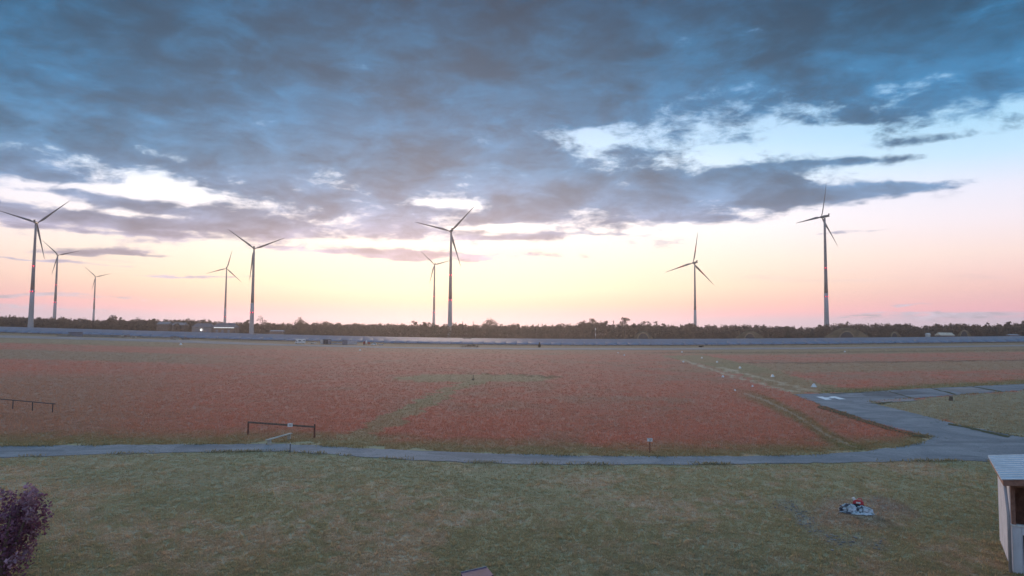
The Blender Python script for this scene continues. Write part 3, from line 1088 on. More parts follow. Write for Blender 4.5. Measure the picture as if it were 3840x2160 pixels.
def tree(label, px, top, hw, depth, kind='round', mat='leaf', n=1.0, seed=0):
    r = np.random.default_rng(100 + seed)
    p = at_depth(px, top, depth)
    g = float(terrain(p.x, p.y))
    h = p.z - g
    w = hw * depth / FPX
    root = thing('conifer_tree' if kind == 'conifer' else 'tree', label, 'tree', (p.x, p.y, g), 0, 'trees standing out of the woods')
    bm = bmesh.new()
    lean = r.uniform(-0.3, 0.3)
    tube(bm, [(0, 0, -0.3), (0.05, 0, h * 0.25), (lean, 0, h * 0.55), (lean * 1.5, 0.1, h * 0.9)], [h * 0.022, h * 0.018, h * 0.012, h * 0.004], 8)
    lobes, rad, cnt = [], [], []
    if kind == 'conifer':
        for t in np.linspace(0.12, 0.97, 9):
            lobes.append((lean * t, 0, h * t))
            rad.append((w * (1.08 - t), w * (1.08 - t), h * 0.07))
            cnt.append(int(90 * (1.15 - t)))
        size = 0.55
    else:
        nl = {'round': 13, 'sparse': 11, 'wide': 15}[kind]
        for j in range(nl):
            a = r.uniform(0, 2 * math.pi)
            q_ = r.uniform(0.25, 0.95)
            zt = {'round': r.uniform(0.48, 0.93), 'sparse': r.uniform(0.55, 0.96), 'wide': r.uniform(0.5, 0.92)}[kind]
            rr_ = w * q_ * math.sqrt(max(0.1, 1 - ((zt - 0.66) / 0.36) ** 2))
            c = (lean + math.cos(a) * rr_, math.sin(a) * rr_, h * zt)
            lobes.append(c)
            s_ = w * (0.24 if kind == 'sparse' else 0.40) * r.uniform(0.7, 1.2)
            rad.append((s_, s_, s_ * 0.75))
            cnt.append(int((18 if kind == 'sparse' else 60) * n))
            tube(bm, [(lean * 0.6, 0, h * 0.42), (c[0] * 0.6, c[1] * 0.6, h * (0.42 + (zt - 0.42) * 0.65)), c], [h * 0.008, h * 0.005, h * 0.002], 5)
        size = 0.62
    obj('trunk', bm, M['bark'], root)
    v, f = leaf_cloud(lobes, rad, cnt, size, r)
    mesh_np('crown', v, f, M[mat], root)
    return root


TREES = [
    ('tall leafy tree above the woods right of the farthest turbine', 425, 1182, 20, 880, 'wide'),
    ('thin small tree beside the tall leafy one right of the farthest turbine', 456, 1187, 8, 885, 'round'),
    ('pair-crowned tree halfway between the farthest turbine and the lit hall', 532, 1189, 24, 885, 'sparse'),
    ('low rounded tree just right of the pair-crowned one', 577, 1194, 12, 890, 'round'),
    ('round bush-like tree between the first and second turbine feet', 240, 1187, 10, 890, 'round'),
    ('thin-leaved sparse tree rising right behind the V-bladed turbine', 985, 1183, 27, 950, 'sparse'),
    ('broad bush at the foot of the thin-leaved sparse tree', 1012, 1203, 16, 892, 'round'),
    ('small tree just left of the V-bladed turbine tower', 925, 1198, 12, 895, 'round'),
    ('single round tree standing high right of the lit hall', 1127, 1186, 21, 885, 'round'),
    ('rounded tree left of the two middle turbines', 1555, 1202, 15, 885, 'round'),
    ('low tree touching the smaller middle turbine on its left', 1600, 1206, 16, 890, 'wide'),
    ('small pointed tree right of the tall middle turbine', 1736, 1207, 9, 890, 'conifer'),
    ('broad dark tree group crown right of the tall middle turbine', 1835, 1195, 34, 885, 'wide'),
    ('slim pointed tree right of the broad dark crown', 1775, 1208, 6, 890, 'conifer'),
    ('small open-crowned tree left of the high wooded hump', 2135, 1209, 17, 890, 'sparse'),
    ('left crown of the high wooded hump right of the middle', 2186, 1200, 20, 885, 'round'),
    ('highest ragged crown of the wooded hump', 2222, 1191, 22, 885, 'wide'),
    ('right crown of the high wooded hump', 2262, 1197, 19, 888, 'round'),
    ('thin upright tree in the gap beside the wooded hump', 2300, 1201, 8, 890, 'sparse'),
    ('big bushy tree, tallest between the middle and the slim turbine', 2343, 1187, 23, 880, 'wide'),
    ('small rounded tree right of the big bushy tree', 2382, 1211, 11, 890, 'round'),
    ('open tree with sky showing through, left of a pair', 2420, 1198, 19, 885, 'sparse'),
    ('open tree with sky showing through, right of a pair', 2461, 1198, 14, 885, 'sparse'),
    ('low tree left of the slim distant turbine', 2487, 1208, 11, 890, 'round'),
    ('rounded tree at the foot of the slim distant turbine', 2588, 1210, 18, 890, 'wide'),
    ('rounded tree left of the tall right turbine foot', 3086, 1215, 19, 885, 'round'),
    ('small flat-topped tree above the largest shelter mound', 3180, 1204, 12, 890, 'sparse'),
    ('dark pointed conifer in front of the woods between two shelters', 2956, 1232, 19, 848, 'conifer'),
    ('open small tree near the right end of the woods', 3700, 1208, 14, 890, 'sparse'),
    ('tuft-crowned tree close to the right edge', 3785, 1203, 13, 890, 'round'),
    ('tree cut by the right picture edge', 3838, 1196, 12, 890, 'round'),
]
for i, (lb, px, tp, hw, dp, kd) in enumerate(TREES):
    tree(lb, px, tp, hw, dp, kd, 'conifer' if kd == 'conifer' else ('leaf2' if i % 3 == 0 else 'leaf'), 1.0, i)


# ------------------------------------------------------------------ turf-covered aircraft shelters
def shelter(label, px, base, ah, aw, mh, mw, depth=842, group='turf covered shelters in front of the woods'):
    k = depth / FPX
    p = at_depth(px, base, depth)
    g = float(terrain(p.x, p.y))
    rise = max(0.0, p.z - g)       # the foot hides behind the panels; measure heights from the ground
    root = thing('aircraft_shelter', label, 'shelter', (p.x, p.y, g), -math.atan2(p.x, p.y), group)
    A, AH, Wd, Hh = aw * k, ah * k + rise + 1.5, mw * k, mh * k + rise + 1.5
    # mound: bell shaped turf body sloping back
    bm = bmesh.new()
    n = 20
    rows = []
    for d, s in ((0, 0.86), (1.2, 1.0), (16, 1.0), (24, 0.72), (30, 0.25), (33, 0.02)):
        row = []
        for i in range(n + 1):
            u = i / n * 2 - 1
            z = Hh * (1 - abs(u) ** 1.9) ** 1.15 * s
            row.append(bm.verts.new((u * Wd, d + 0.12 * Wd * u * u + random.uniform(-.2, .2), z + random.uniform(-.12, .12) - 0.3)))
        rows.append(row)
    for a, b in zip(rows, rows[1:]):
        for i in range(n):
            bm.faces.new((a[i], a[i + 1], b[i + 1], b[i]))
    bm.faces.new(rows[0])
    bmesh.ops.recalc_face_normals(bm, faces=bm.faces)
    obj('turf_mound', bm, M['mound'], root, True)
    # concrete arch collar
    bm = bmesh.new()
    for r0, r1, y0, y1 in ((1.0, 1.16, -1.2, 1.4),):
        prev = None
        for i in range(19):
            a = math.pi * i / 18
            ring = [bm.verts.new((math.cos(a) * A * r, y, math.sin(a) * AH * r - 0.2)) for r, y in ((r0, y0), (r1, y0), (r1, y1), (r0, y1))]
            if prev:
                for j in range(4):
                    bm.faces.new((prev[j], prev[(j + 1) % 4], ring[(j + 1) % 4], ring[j]))
            prev = ring
    bmesh.ops.recalc_face_normals(bm, faces=bm.faces)
    obj('arch', bm, M['arch'], root)
    # steel door filling the arch, two leaves
    for sgn in (-1, 1):
        bm = bmesh.new()
        f_, b_ = [], []
        pts = [(0.04 * sgn, -0.2), (sgn * A * 0.99, -0.2)] + [(sgn * A * 0.99 * math.cos(a), AH * 0.99 * math.sin(a) - 0.2) for a in np.linspace(0.15, math.pi / 2 - 0.02, 9)]
        for x, z in pts:
            f_.append(bm.verts.new((x, -0.6, z)))
            b_.append(bm.verts.new((x, -0.3, z)))
        bm.faces.new(f_)
        bm.faces.new(b_[::-1])
        for i in range(len(pts)):
            j = (i + 1) % len(pts)
            bm.faces.new((f_[i], f_[j], b_[j], b_[i]))
        bmesh.ops.recalc_face_normals(bm, faces=bm.faces)
        obj('door_leaf', bm, M['dark_metal'], root)
    return root


shelter('turf shelter with dark arch right of the big bushy tree', 2412, 1269, 15, 20, 25, 46)
shelter('turf shelter with dark arch between slim turbine and dark conifer', 2812, 1271, 15, 18, 27, 62)
shelter('largest turf shelter with dark arch under the tall right turbine', 3176, 1269, 20, 24, 36, 92)
shelter('small turf shelter right of the largest one', 3355, 1265, 12, 11, 19, 28)
shelter('narrow dark turf shelter nearest the right edge', 3616, 1260, 14, 12, 20, 30)


# ------------------------------------------------------------------ buildings near the woods
def hall(name, label, x0, x1, eave, ridge, depth, wall, roof, dlen=14, hip=0.25, group=None, cat='building'):
    a, b = at_depth(x0, eave, depth), at_depth(x1, eave, depth)
    c = (a + b) / 2
    g = float(terrain(c.x, depth))
    he = (a.z + b.z) / 2 - g
    hr = at_depth((x0 + x1) / 2, ridge, depth).z - g
    w = (b.x - a.x) / 2
    root = thing(name, label, cat, (c.x, depth, g), 0, group)
    bm = bmesh.new()
    box(bm, -w, w, 0, dlen, -0.3, he)
    obj('wall', bm, wall, root)
    bm = bmesh.new()
    o_ = 0.6
    hx = w * (1 - hip)
    vs = [bm.verts.new(v) for v in ((-w - o_, -o_, he + .01), (w + o_, -o_, he + .01), (w + o_, dlen + o_, he + .01), (-w - o_, dlen + o_, he + .01),
                                    (-hx, dlen / 2, hr), (hx, dlen / 2, hr))]
    for f in ((0, 1, 5, 4), (2, 3, 4, 5), (1, 2, 5), (3, 0, 4), (3, 2, 1, 0)):
        bm.faces.new([vs[i] for i in f])
    obj('roof', bm, roof, root)
    return root, w, he, hr


r1, w1, he1, hr1 = hall('hall', 'low grey hall with dark hip roof and one yard lamp', 720, 793, 1226, 1212, 850, M['wall_grey'], M['roof_dark'])
for xx in (-0.55, 0.1, 0.6):
    bm = bmesh.new()
    box(bm, xx * w1 - 1.6, xx * w1 + 1.6, -0.08, 0.04, 0.1, he1 * 0.72)
    obj('gate', bm, M['grey_sheet'], r1)
bm = bmesh.new()
bmesh.ops.create_icosphere(bm, subdivisions=2, radius=0.9)
l = obj('yard_lamp', bm, M['lamp_white'], r1, True)
l.location = (-0.02 * w1, -1.0, he1 * 0.62)
r2, w2, he2, hr2 = hall('hall', 'dark roofed hall with a bright lit strip under its eave', 797, 881, 1228, 1211, 846, M['wall_brown'], M['roof_dark'])
bm = bmesh.new()
box(bm, -w2 * 0.86, w2 * 0.94, -0.75, -0.62, he2 - 0.75, he2 + 0.30)
obj('lit_strip', bm, M['lit_strip'], r2)
for xx in (-0.6, -0.1, 0.45):
    bm = bmesh.new()
    box(bm, xx * w2 - 1.5, xx * w2 + 1.5, -0.08, 0.04, 0.1, he2 * 0.7)
    obj('gate', bm, M['grey_sheet'], r2)
for lb, x0, x1, ev, rg, dp in (('pale gabled farm roof left of the halls among the trees', 588, 632, 1216, 1206, 880),
                               ('wide grey farm roof just left of the halls', 645, 690, 1219, 1209, 876)):
    r_, w_, he_, hr_ = hall('farm_building', lb, x0, x1, ev, rg, dp, M['wall_brown'], M['wall_grey'], 12, 0.0)
    bm = bmesh.new()
    box(bm, -1.2, 1.2, -0.06, 0.04, 0.1, 2.4)
    obj('door', bm, M['grey_sheet'], r_)
r_, w_, he_, hr_ = hall('low_shed', 'long low pale flat roof right of the V-bladed turbine', 1012, 1060, 1242, 1238.5, 850, M['wall_brown'], M['grey_pale'], 8, 0.02)
bm = bmesh.new()
box(bm, -1.2, 1.2, -0.06, 0.04, 0.1, 2.2)
obj('door', bm, M['grey_sheet'], r_)
r_, w_, he_, hr_ = hall('house', 'house with bright cream roof near the right edge', 3527, 3579, 1258, 1247, 848, M['wall_brown'], M['roof_cream'], 11, 0.0)
for xx in (-0.6, 0.0, 0.55):
    bm = bmesh.new()
    box(bm, xx * w_ - 0.6, xx * w_ + 0.6, -0.06, 0.03, 1.0, 2.3)
    f = obj('window', bm, M['white_dirty'], r_)
    bm = bmesh.new()
    box(bm, xx * w_ - 0.5, xx * w_ + 0.5, -0.09, -0.062, 1.1, 2.2)
    obj('pane', bm, M['glass_dark'], f)
r_, w_, he_, hr_ = hall('shed', 'tiny white shed left of the cream roofed house', 3477, 3489, 1254, 1249, 850, M['white_dirty'], M['white_dirty'], 4, 0.0)
r_, w_, he_, hr_ = hall('shed', 'low pale roof at the far right behind the solar park', 3788, 3822, 1257, 1254, 850, M['wall_brown'], M['grey_pale'], 7, 0.0)

# striped mast in front of the wooded hump
p = at_depth(2233, 1262, 850)
g = float(terrain(p.x, p.y))
hm = at_depth(2233, 1229, 850).z - g
t = thing('signal_mast', 'slim mast with two white panels in front of the wooded hump', 'mast', (p.x, p.y, g))
bm = bmesh.new()
tube(bm, [(0, 0, -0.3), (0, 0, hm)], [0.22, 0.14], 10)
obj('pole', bm, M['grey_pale'], t, True)
for z0, z1, wd in ((hm - 3.0, hm - 0.4, 0.5), (hm - 10.0, hm - 7.0, 0.4)):
    bm = bmesh.new()
    box(bm, -wd, wd, -0.45, -0.25, z0, z1)
    obj('white_panel', bm, M['white'], t)

# ------------------------------------------------------------------ things on the apron in front of the solar park
def place(px, py):
    p = at(px, py)
    return p, p.length / FPX, -math.atan2(p.x, p.y)


def wheel(parent, x, y, r, w=0.22, name='wheel'):
    bm = bmesh.new()
    tube(bm, [(0, -w / 2, 0), (0, -w * 0.42, 0), (0, w * 0.42, 0), (0, w / 2, 0)], [r * 0.86, r, r, r * 0.86], 16)
    o = obj(name, bm, M['rubber'], parent)
    o.location = (x, y, r)
    bm = bmesh.new()
    tube(bm, [(0, -w * 0.56, 0), (0, -w * 0.3, 0)], [r * 0.45, r * 0.55], 12)
    obj('rim', bm, M['galv'], o)
    return o


def solid(name, prof, y0, y1, mat, parent, bev=0.05):
    """extrude an (x, z) outline across y"""
    bm = bmesh.new()
    f_ = [bm.verts.new((x, y0, z)) for x, z in prof]
    b_ = [bm.verts.new((x, y1, z)) for x, z in prof]
    bm.faces.new(f_)
    bm.faces.new(b_[::-1])
    n = len(prof)
    for i in range(n):
        j = (i + 1) % n
        bm.faces.new((f_[i], b_[i], b_[j], f_[j]))
    bmesh.ops.recalc_face_normals(bm, faces=bm.faces)
    if bev:
        bmesh.ops.bevel(bm, geom=bm.edges[:], offset=bev, segments=1, affect='EDGES')
    return obj(name, bm, mat, parent)


def panel(name, x0, x1, z0, z1, y, mat, parent, t=0.04):
    bm = bmesh.new()
    box(bm, x0, x1, y - t, y, z0, z1)
    return obj(name, bm, mat, parent)


# motorhome, front to the left
p, k, rz = place(1125, 1289)
t = thing('motorhome', 'white motorhome with cab overhang parked beside the runway', 'motorhome', p, rz)
solid('body', [(-1.6, 0.45), (3.3, 0.45), (3.3, 2.9), (3.1, 3.05), (-2.6, 3.1), (-2.95, 2.7), (-2.7, 2.15), (-1.75, 2.05)], -1.1, 1.1, M['white'], t)
solid('cab', [(-3.2, 0.42), (-1.62, 0.42), (-1.76, 2.0), (-2.35, 1.95), (-2.95, 1.25), (-3.25, 1.1)], -1.0, 1.0, M['white'], t)
solid('windscreen', [(-2.97, 1.28), (-2.42, 1.9), (-2.36, 1.9), (-2.90, 1.26)], -0.92, 0.92, M['glass_dark'], t, 0)
panel('side_window', -2.35, -1.85, 1.25, 1.8, -1.01, M['glass_dark'], t)
panel('side_window', -1.0, 0.5, 1.55, 2.25, -1.11, M['glass_dark'], t)
panel('side_window', 2.0, 2.9, 1.7, 2.25, -1.11, M['glass_dark'], t)
panel('door', 0.8, 1.5, 0.6, 2.5, -1.11, M['white_dirty'], t)
for x in (-2.45, 2.0):
    for y in (-0.95, 0.95):
        wheel(t, x, y, 0.38)

# flat trailer
p, k, rz = place(1171, 1290)
t = thing('flat_trailer', 'low pale flatbed trailer just right of the motorhome', 'trailer', p, rz)
solid('deck', [(-2.6, 0.62), (2.6, 0.62), (2.6, 0.85), (-2.6, 0.85)], -1.0, 1.0, M['white_dirty'], t, 0.02)
bm = bmesh.new()
tube(bm, [(2.6, 0, 0.6), (4.0, 0, 0.5)], [0.07, 0.06], 8)
obj('drawbar', bm, M['galv'], t)
panel('load', 1.2, 2.5, 0.86, 1.25, 0.4, M['grey_pale'], t, 0.9)
for x in (-0.5, 0.5):
    for y in (-1.05, 1.05):
        wheel(t, x, y, 0.32)


def container(label, px, py, w, h, mat, dmat, depth=2.4, doors=2, name='shipping_container'):
    p, k, rz = place(px, py)
    W2, H = w * k / 2, h * k
    t = thing(name, label, 'container', p, rz)
    bm = bmesh.new()
    n = max(6, int(W2 * 2 / 0.28))
    # corrugated long side as real folds
    top_, bot_ = [], []
    for i in range(n + 1):
        x = -W2 + 2 * W2 * i / n
        y = -0.05 if (i // 2) % 2 else 0.0
        bot_.append(bm.verts.new((x, y, 0.15)))
        top_.append(bm.verts.new((x, y, H - 0.1)))
    for i in range(n):
        bm.faces.new((bot_[i], bot_[i + 1], top_[i + 1], top_[i]))
    obj('corrugated_side', bm, mat, t)
    bm = bmesh.new()
    box(bm, -W2 + .02, W2 - .02, 0.06, depth, 0.12, H)
    obj('shell', bm, mat, t)
    bm = bmesh.new()
    box(bm, -W2 - .03, W2 + .03, -0.08, 0.05, H - 0.12, H + 0.02)
    obj('top_rail', bm, dmat, t)
    bm = bmesh.new()
    box(bm, -W2 - .03, W2 + .03, -0.08, 0.05, 0.0, 0.15)
    obj('bottom_rail', bm, dmat, t)
    for sx in (-1, 1):
        bm = bmesh.new()
        box(bm, sx * W2 - .08, sx * W2 + .08, -0.09, 0.06, 0.15, H - .12)
        obj('corner_post', bm, dmat, t)
    for d in range(doors):
        x0 = -W2 * 0.8 + d * W2 * 0.55
        panel('door_leaf', x0, x0 + W2 * 0.48, 0.25, H - 0.35, -0.07, dmat, t)
    return t


container('narrow white container left of the dark grey one', 1206.5, 1290.5, 9, 17, M['white_dirty'], M['white_dirty'], 2.2, 1)
container('dark grey container right of the flat trailer', 1226, 1291, 28, 18, M['grey_sheet'], M['dark_metal'])
container('square grey container left of the long pale one', 1293, 1292.5, 18, 17, M['grey_sheet'], M['grey_sheet'], 2.4, 1)
container('long pale container right of the square grey one', 1321, 1291.5, 34, 13, M['grey_pale'], M['grey_pale'], 2.4, 2)
container('low grey flat skid between the two dark containers', 1262, 1291, 36, 5, M['grey_pale'], M['grey_sheet'], 2.0, 0, 'flat_skid')
container('flat pale skid right of the white car', 1428, 1294.5, 18, 4, M['grey_pale'], M['grey_sheet'], 2.0, 0, 'flat_skid')

# red tanker truck seen from the side
p, k, rz = place(1375, 1293.5)
t = thing('red_truck', 'small red truck with a white tank and lamp in front of solar panels', 'truck', p, rz)
solid('chassis', [(-2.4, 0.5), (2.3, 0.5), (2.3, 0.8), (-2.4, 0.8)], -0.9, 0.9, M['dark_metal'], t, 0)
solid('cab', [(-2.4, 0.75), (-0.95, 0.75), (-0.95, 2.5), (-1.9, 2.55), (-2.35, 1.6)], -1.0, 1.0, M['red_paint'], t)
panel('side_window', -1.9, -1.1, 1.6, 2.25, -1.01, M['glass_dark'], t)
solid('rear_box', [(0.55, 0.82), (2.25, 0.82), (2.25, 1.9), (0.55, 1.9)], -1.0, 1.0, M['red_paint'], t)
bm = bmesh.new()
tube(bm, [(-0.2, -0.25, 0.82), (-0.2, -0.25, 2.3), (-0.2, -0.25, 2.55)], [0.55, 0.55, 0.2], 14)
obj('tank', bm, M['white'], t, True)
bm = bmesh.new()
bmesh.ops.create_icosphere(bm, subdivisions=2, radius=0.3)
l = obj('tank_cap', bm, M['white'], t, True)
l.location = (-0.2, -0.25, 2.85)
for x in (-1.7, 1.3):
    for y in (-0.85, 0.85):
        wheel(t, x, y, 0.48)

# white car
p, k, rz = place(1402, 1295)
t = thing('white_car', 'small white car parked right of the red truck', 'car', p, rz)
solid('body', [(-1.75, 0.3), (1.7, 0.3), (1.75, 0.9), (1.6, 1.0), (-0.95, 0.95), (-1.7, 0.75)], -0.82, 0.82, M['white'], t, 0.06)
solid('cabin', [(-0.95, 0.93), (1.62, 0.98), (1.3, 1.55), (-0.25, 1.55)], -0.72, 0.72, M['white'], t, 0.06)
panel('side_window', -0.3, 0.45, 1.02, 1.44, -0.72, M['glass_dark'], t, 0.02)
panel('side_window', 0.55, 1.2, 1.02, 1.44, -0.72, M['glass_dark'], t, 0.02)
for x in (-1.1, 1.05):
    for y in (-0.74, 0.74):
        wheel(t, x, y, 0.3, 0.2)


# inverter stations and cabinets among the panels
def station(label, px, py, w, h, mat, roofm, depth=2.6, name='transformer_station'):
    p, k, rz = place(px, py)
    W2, H = w * k / 2, h * k
    t = thing(name, label, 'station', p, rz)
    bm = bmesh.new()
    box(bm, -W2, W2, 0, depth, -0.1, H)
    obj('housing', bm, mat, t)
    bm = bmesh.new()
    box(bm, -W2 - .15, W2 + .15, -.15, depth + .15, H + .003, H + .22)
    obj('roof_slab', bm, roofm, t)
    n = max(2, int(W2 / 0.9))
    for i in range(n):
        x0 = -W2 + 2 * W2 * (i + 0.1) / n
        panel('door_leaf', x0, x0 + 2 * W2 * 0.8 / n, 0.15, H * 0.85, -0.01, M['grey_sheet'], t)
    return t


station('grey transformer station with dark roof edge at left front of the solar park', 283, 1262, 39, 13, M['grey_sheet'], M['dark_metal'])
for lb, px, dpt, w, topy, boty in (('white cabinet peeping over the panels above the square grey container', 1304, 690, 10, 1263, 1270),
                                   ('pale cabinet among the panels behind the dark bush', 1752, 690, 34, 1268, 1274),
                                   ('small cabinet over the panels at the far left', 292, 700, 12, 1236, 1243),
                                   ('tiny cabinet among the panels below the V-bladed turbine', 955, 690, 16, 1251, 1256)):
    a = at_depth(px, topy, dpt)
    g = float(terrain(a.x, a.y))
    t = thing('inverter_cabinet', lb, 'cabinet', (a.x, dpt, g), 0)
    H = a.z - g
    W2 = w * dpt / FPX / 2
    bm = bmesh.new()
    box(bm, -W2, W2, 0, 1.5, -0.1, H)
    obj('housing', bm, M['white_dirty'], t)
    bm = bmesh.new()
    box(bm, -W2 - .1, W2 + .1, -.1, 1.6, H + .003, H + .12)
    obj('roof_slab', bm, M['grey_pale'], t)
    panel('door_leaf', -W2 * 0.8, -W2 * 0.1, H - 1.6, H - 0.2, -0.01, M['grey_sheet'], t)
    panel('door_leaf', 0.1 * W2, W2 * 0.8, H - 1.6, H - 0.2, -0.01, M['grey_sheet'], t)


# earth heaps and stacked pallets along the left front
def heap(label, px, py, w, h, seed, mat='soil', name='earth_heap'):
    p, k, rz = place(px, py)
    bm = bmesh.new()
    n = 18
    rows = []
    for j in range(6):
        row = []
        for i in range(n + 1):
            u, v = i / n * 2 - 1, j / 5 * 2 - 1
            z = h * k * max(0.0, (1 - u * u)) ** 0.8 * max(0, 1 - v * v) * (0.6 + 0.8 * float(fbm(np.array(u * 4 + seed), np.array(v * 2.0), seed, 3)))
            row.append(bm.verts.new((u * w * k / 2, v * 2.6 + 2.6, z - 0.12)))
        rows.append(row)
    for a, b in zip(rows, rows[1:]):
        for i in range(n):
            bm.faces.new((a[i], a[i + 1], b[i + 1], b[i]))
    o = obj(name, bm, M[mat], None, True)
    o.location = p
    o.rotation_euler = (0, 0, rz)
    return tag(o, label, 'earth heap')


heap('low dark earth heap left of the transformer station', 248, 1262, 60, 8, 3)
heap('long low earth bank right of the transformer station', 372, 1264, 130, 7, 8)
heap('broad low earth bank between the pallet stacks', 580, 1268, 120, 6, 14)


def pallets(label, px, py, w, h, seed):
    r = random.Random(seed)
    p, k, rz = place(px, py)
    t = thing('pallet_stack', label, 'pallet stack', p, rz)
    n = 3
    for c in range(n):
        x0 = (-0.5 + c / n) * w * k
        hh = h * k * r.uniform(0.75, 1.0)
        z = 0.0
        while z < hh:
            bm = bmesh.new()
            box(bm, x0 + .06, x0 + w * k / n - .06, 0, 1.2, z, z + 0.26, off=(r.uniform(-.05, .05), r.uniform(-.05, .05), 0))
            obj('pallet', bm, M['wall_brown'] if r.random() < 0.6 else M['wood_pale'], t)
            z += 0.32
    return t


pallets('pallet stack left of a lighter one along the runway', 470, 1266.5, 26, 11, 1)
pallets('lighter pallet stack right of the darker one', 502, 1267.5, 16, 8, 2)
pallets('twin-topped pallet stack below the left farm roofs', 655, 1274, 28, 12, 3)
pallets('low pallet stack left of the lit hall, by the runway', 696, 1275, 26, 9, 4)


# bushes in front of the panels
def bush(label, px, py, w, h, seed, mat='leaf', size=0.3, n=260, name='bush', conical=False, cat='bush'):
    r = np.random.default_rng(seed)
    p, k, rz = place(px, py)
    W2, H = w * k / 2, h * k
    root = thing(name, label, cat, p, 0)
    bm = bmesh.new()
    for j in range(5):
        a = r.uniform(0, 6.28)
        tube(bm, [(0, 0, -0.1), (math.cos(a) * W2 * .3, math.sin(a) * .3 * W2, H * .4), (math.cos(a) * W2 * .6, math.sin(a) * W2 * .5, H * .75)],
             [H * .03, H * .02, H * .008], 5)
    obj('stems', bm, M['bark'], root)
    if conical:
        ts = np.linspace(0.15, 0.95, 6)
        cs = [(0, 0, H * t) for t in ts]
        rs = [(W2 * (1.1 - t), W2 * (1.1 - t), H * .12) for t in ts]
    else:
        cs = [(r.uniform(-.65, .65) * W2, r.uniform(-.4, .4) * W2, H * r.uniform(.2, .72)) for _ in range(11)]
        rs = [(W2 * .42, W2 * .42, H * .27) for _ in range(11)]
    v, f = leaf_cloud(cs, rs, [n // len(cs)] * len(cs), size, r)
    v[:, 2] = np.maximum(v[:, 2], 0.02)
    mesh_np('foliage', v, f, M[mat], root)
    if name == 'purple_shrub':
        cs = [(r.uniform(-.85, .85) * W2, r.uniform(-.5, .5) * W2, H * r.uniform(.3, 1.0)) for _ in range(26)]
        v, f = leaf_cloud(cs, [(W2 * .16, W2 * .16, H * .08)] * 26, [34] * 26, size * 1.25, r)
        mesh_np('young_shoots', v, f, M['leaf_mauve'], root)
    return root


bush('wide low bush in front of the panels right of the tall middle turbine', 1762, 1303, 68, 11, 31)
bush('small pointed evergreen bush alone before the solar panels', 2023, 1303, 12, 19, 32, 'conifer', 0.25, 300, 'evergreen_bush', True)
bush('small dark bush at the runway edge near the landing strip', 2632, 1302, 22, 5, 33)
M['leaf_mauve'] = pmat('mauve_leaves', (0.34, 0.20, 0.25), 0.7, vary=0.5, scale=4.0, spec=0.25, transl=0.3)
M['leaf_purple'] = pmat('purple_leaves', (0.23, 0.10, 0.155), 0.7, vary=0.5, scale=3.0, spec=0.25, transl=0.25)
bush('purple leaved shrub cut by the lower left picture corner', 0, 2190, 240, 280, 34, 'leaf_purple', 0.065, 5200, 'purple_shrub', cat='shrub')


# ------------------------------------------------------------------ white edge markers of the grass landing strip
def marker(label, px, py, w):
    p, k, rz = place(px, py)
    r = w * k / 2 * 0.86
    t = thing('edge_marker', label, 'marker', p + Vector((0, 0, -0.02)), rz + random.uniform(-0.5, 0.5), 'white strip markers')
    bm = bmesh.new()
    prev = None
    hh = r * 1.55
    vs = [[bm.verts.new((x * s, y * s, z)) for x, y in ((-r, -r), (r, -r), (r, r), (-r, r))] for s, z in ((1.0, 0), (0.96, 0.05), (0.34, hh), (0.2, hh * 1.03))]
    bm.faces.new(vs[0][::-1])
    for a, b in zip(vs, vs[1:]):
        for i in range(4):
            bm.faces.new((a[i], a[(i + 1) % 4], b[(i + 1) % 4], b[i]))
    bm.faces.new(vs[-1])
    obj('cone_body', bm, M['white'], t)
    bm = bmesh.new()
    box(bm, -r * 1.08, r * 1.08, -r * 1.08, r * 1.08, -0.02, 0.03)
    obj('foot_plate', bm, M['white_dirty'], t)
    return t


for lb, px, py, w in (
        ('largest white marker just above the letter H', 3052, 1451, 17),
        ('white marker up the strip from the largest one, second nearest', 2897, 1413, 13),
        ('third white marker up the right side of the strip', 2775, 1381, 10),
        ('fourth white marker up the right side of the strip', 2689, 1359, 8),
        ('fifth and farthest white marker on the right side of the strip', 2632, 1343, 7),
        ('white marker on the left side of the strip, halfway down', 2711, 1414, 10),
        ('lower left white marker beside the strip', 2822, 1450, 9),
        ('small white marker at the upper end of the furrow', 2756, 1465, 8),
        ('far white marker at the upper left of the strip', 2562, 1358, 7),
        ('small far white marker close to the runway right of the middle', 2557, 1321, 6),
        ('tiny white marker left of the strip near the runway', 2318, 1324, 5),
        ('tiny white marker a little below another, left of the strip', 2341, 1333, 6),
        ('lone white marker near the runway under the tall right turbine', 3168, 1320, 6),
        ('lone pale marker by the runway below the red truck', 1350, 1314, 7),
        ('pale marker by the runway at the left, below the lit hall', 678, 1293, 9)):
    marker(lb, px, py, w)

# small post in the middle of the mown signal circle
p, k, rz = place(1774, 1424)
t = thing('wooden_stake', 'short dark stake in the middle of the mown oval', 'stake', p)
bm = bmesh.new()
tube(bm, [(0, 0, -0.1), (0.03, 0, 0.95)], [0.07, 0.05], 8)
obj('post', bm, M['wood_dark'], t)
bm = bmesh.new()
tube(bm, [(-0.25, 0, 0.05), (0.3, 0.1, 0.12)], [0.09, 0.05], 7)
obj('fallen_piece', bm, M['wood_dark'], t)

# tree stump on the lawn right of the taxiway
p, k, rz = place(3566, 1502)
t = thing('tree_stump', 'low brown stump on the grass right of the taxiway', 'stump', p)
bm = bmesh.new()
tube(bm, [(0, 0, -0.1), (0, 0, 0.25), (0.02, 0, 0.62)], [0.34, 0.26, 0.22], 12)
obj('trunk', bm, M['bark'], t)
bm = bmesh.new()
tube(bm, [(0.02, 0, 0.622), (0.02, 0, 0.64)], [0.21, 0.2], 12)
obj('cut_face', bm, M['wood_pale'], t)

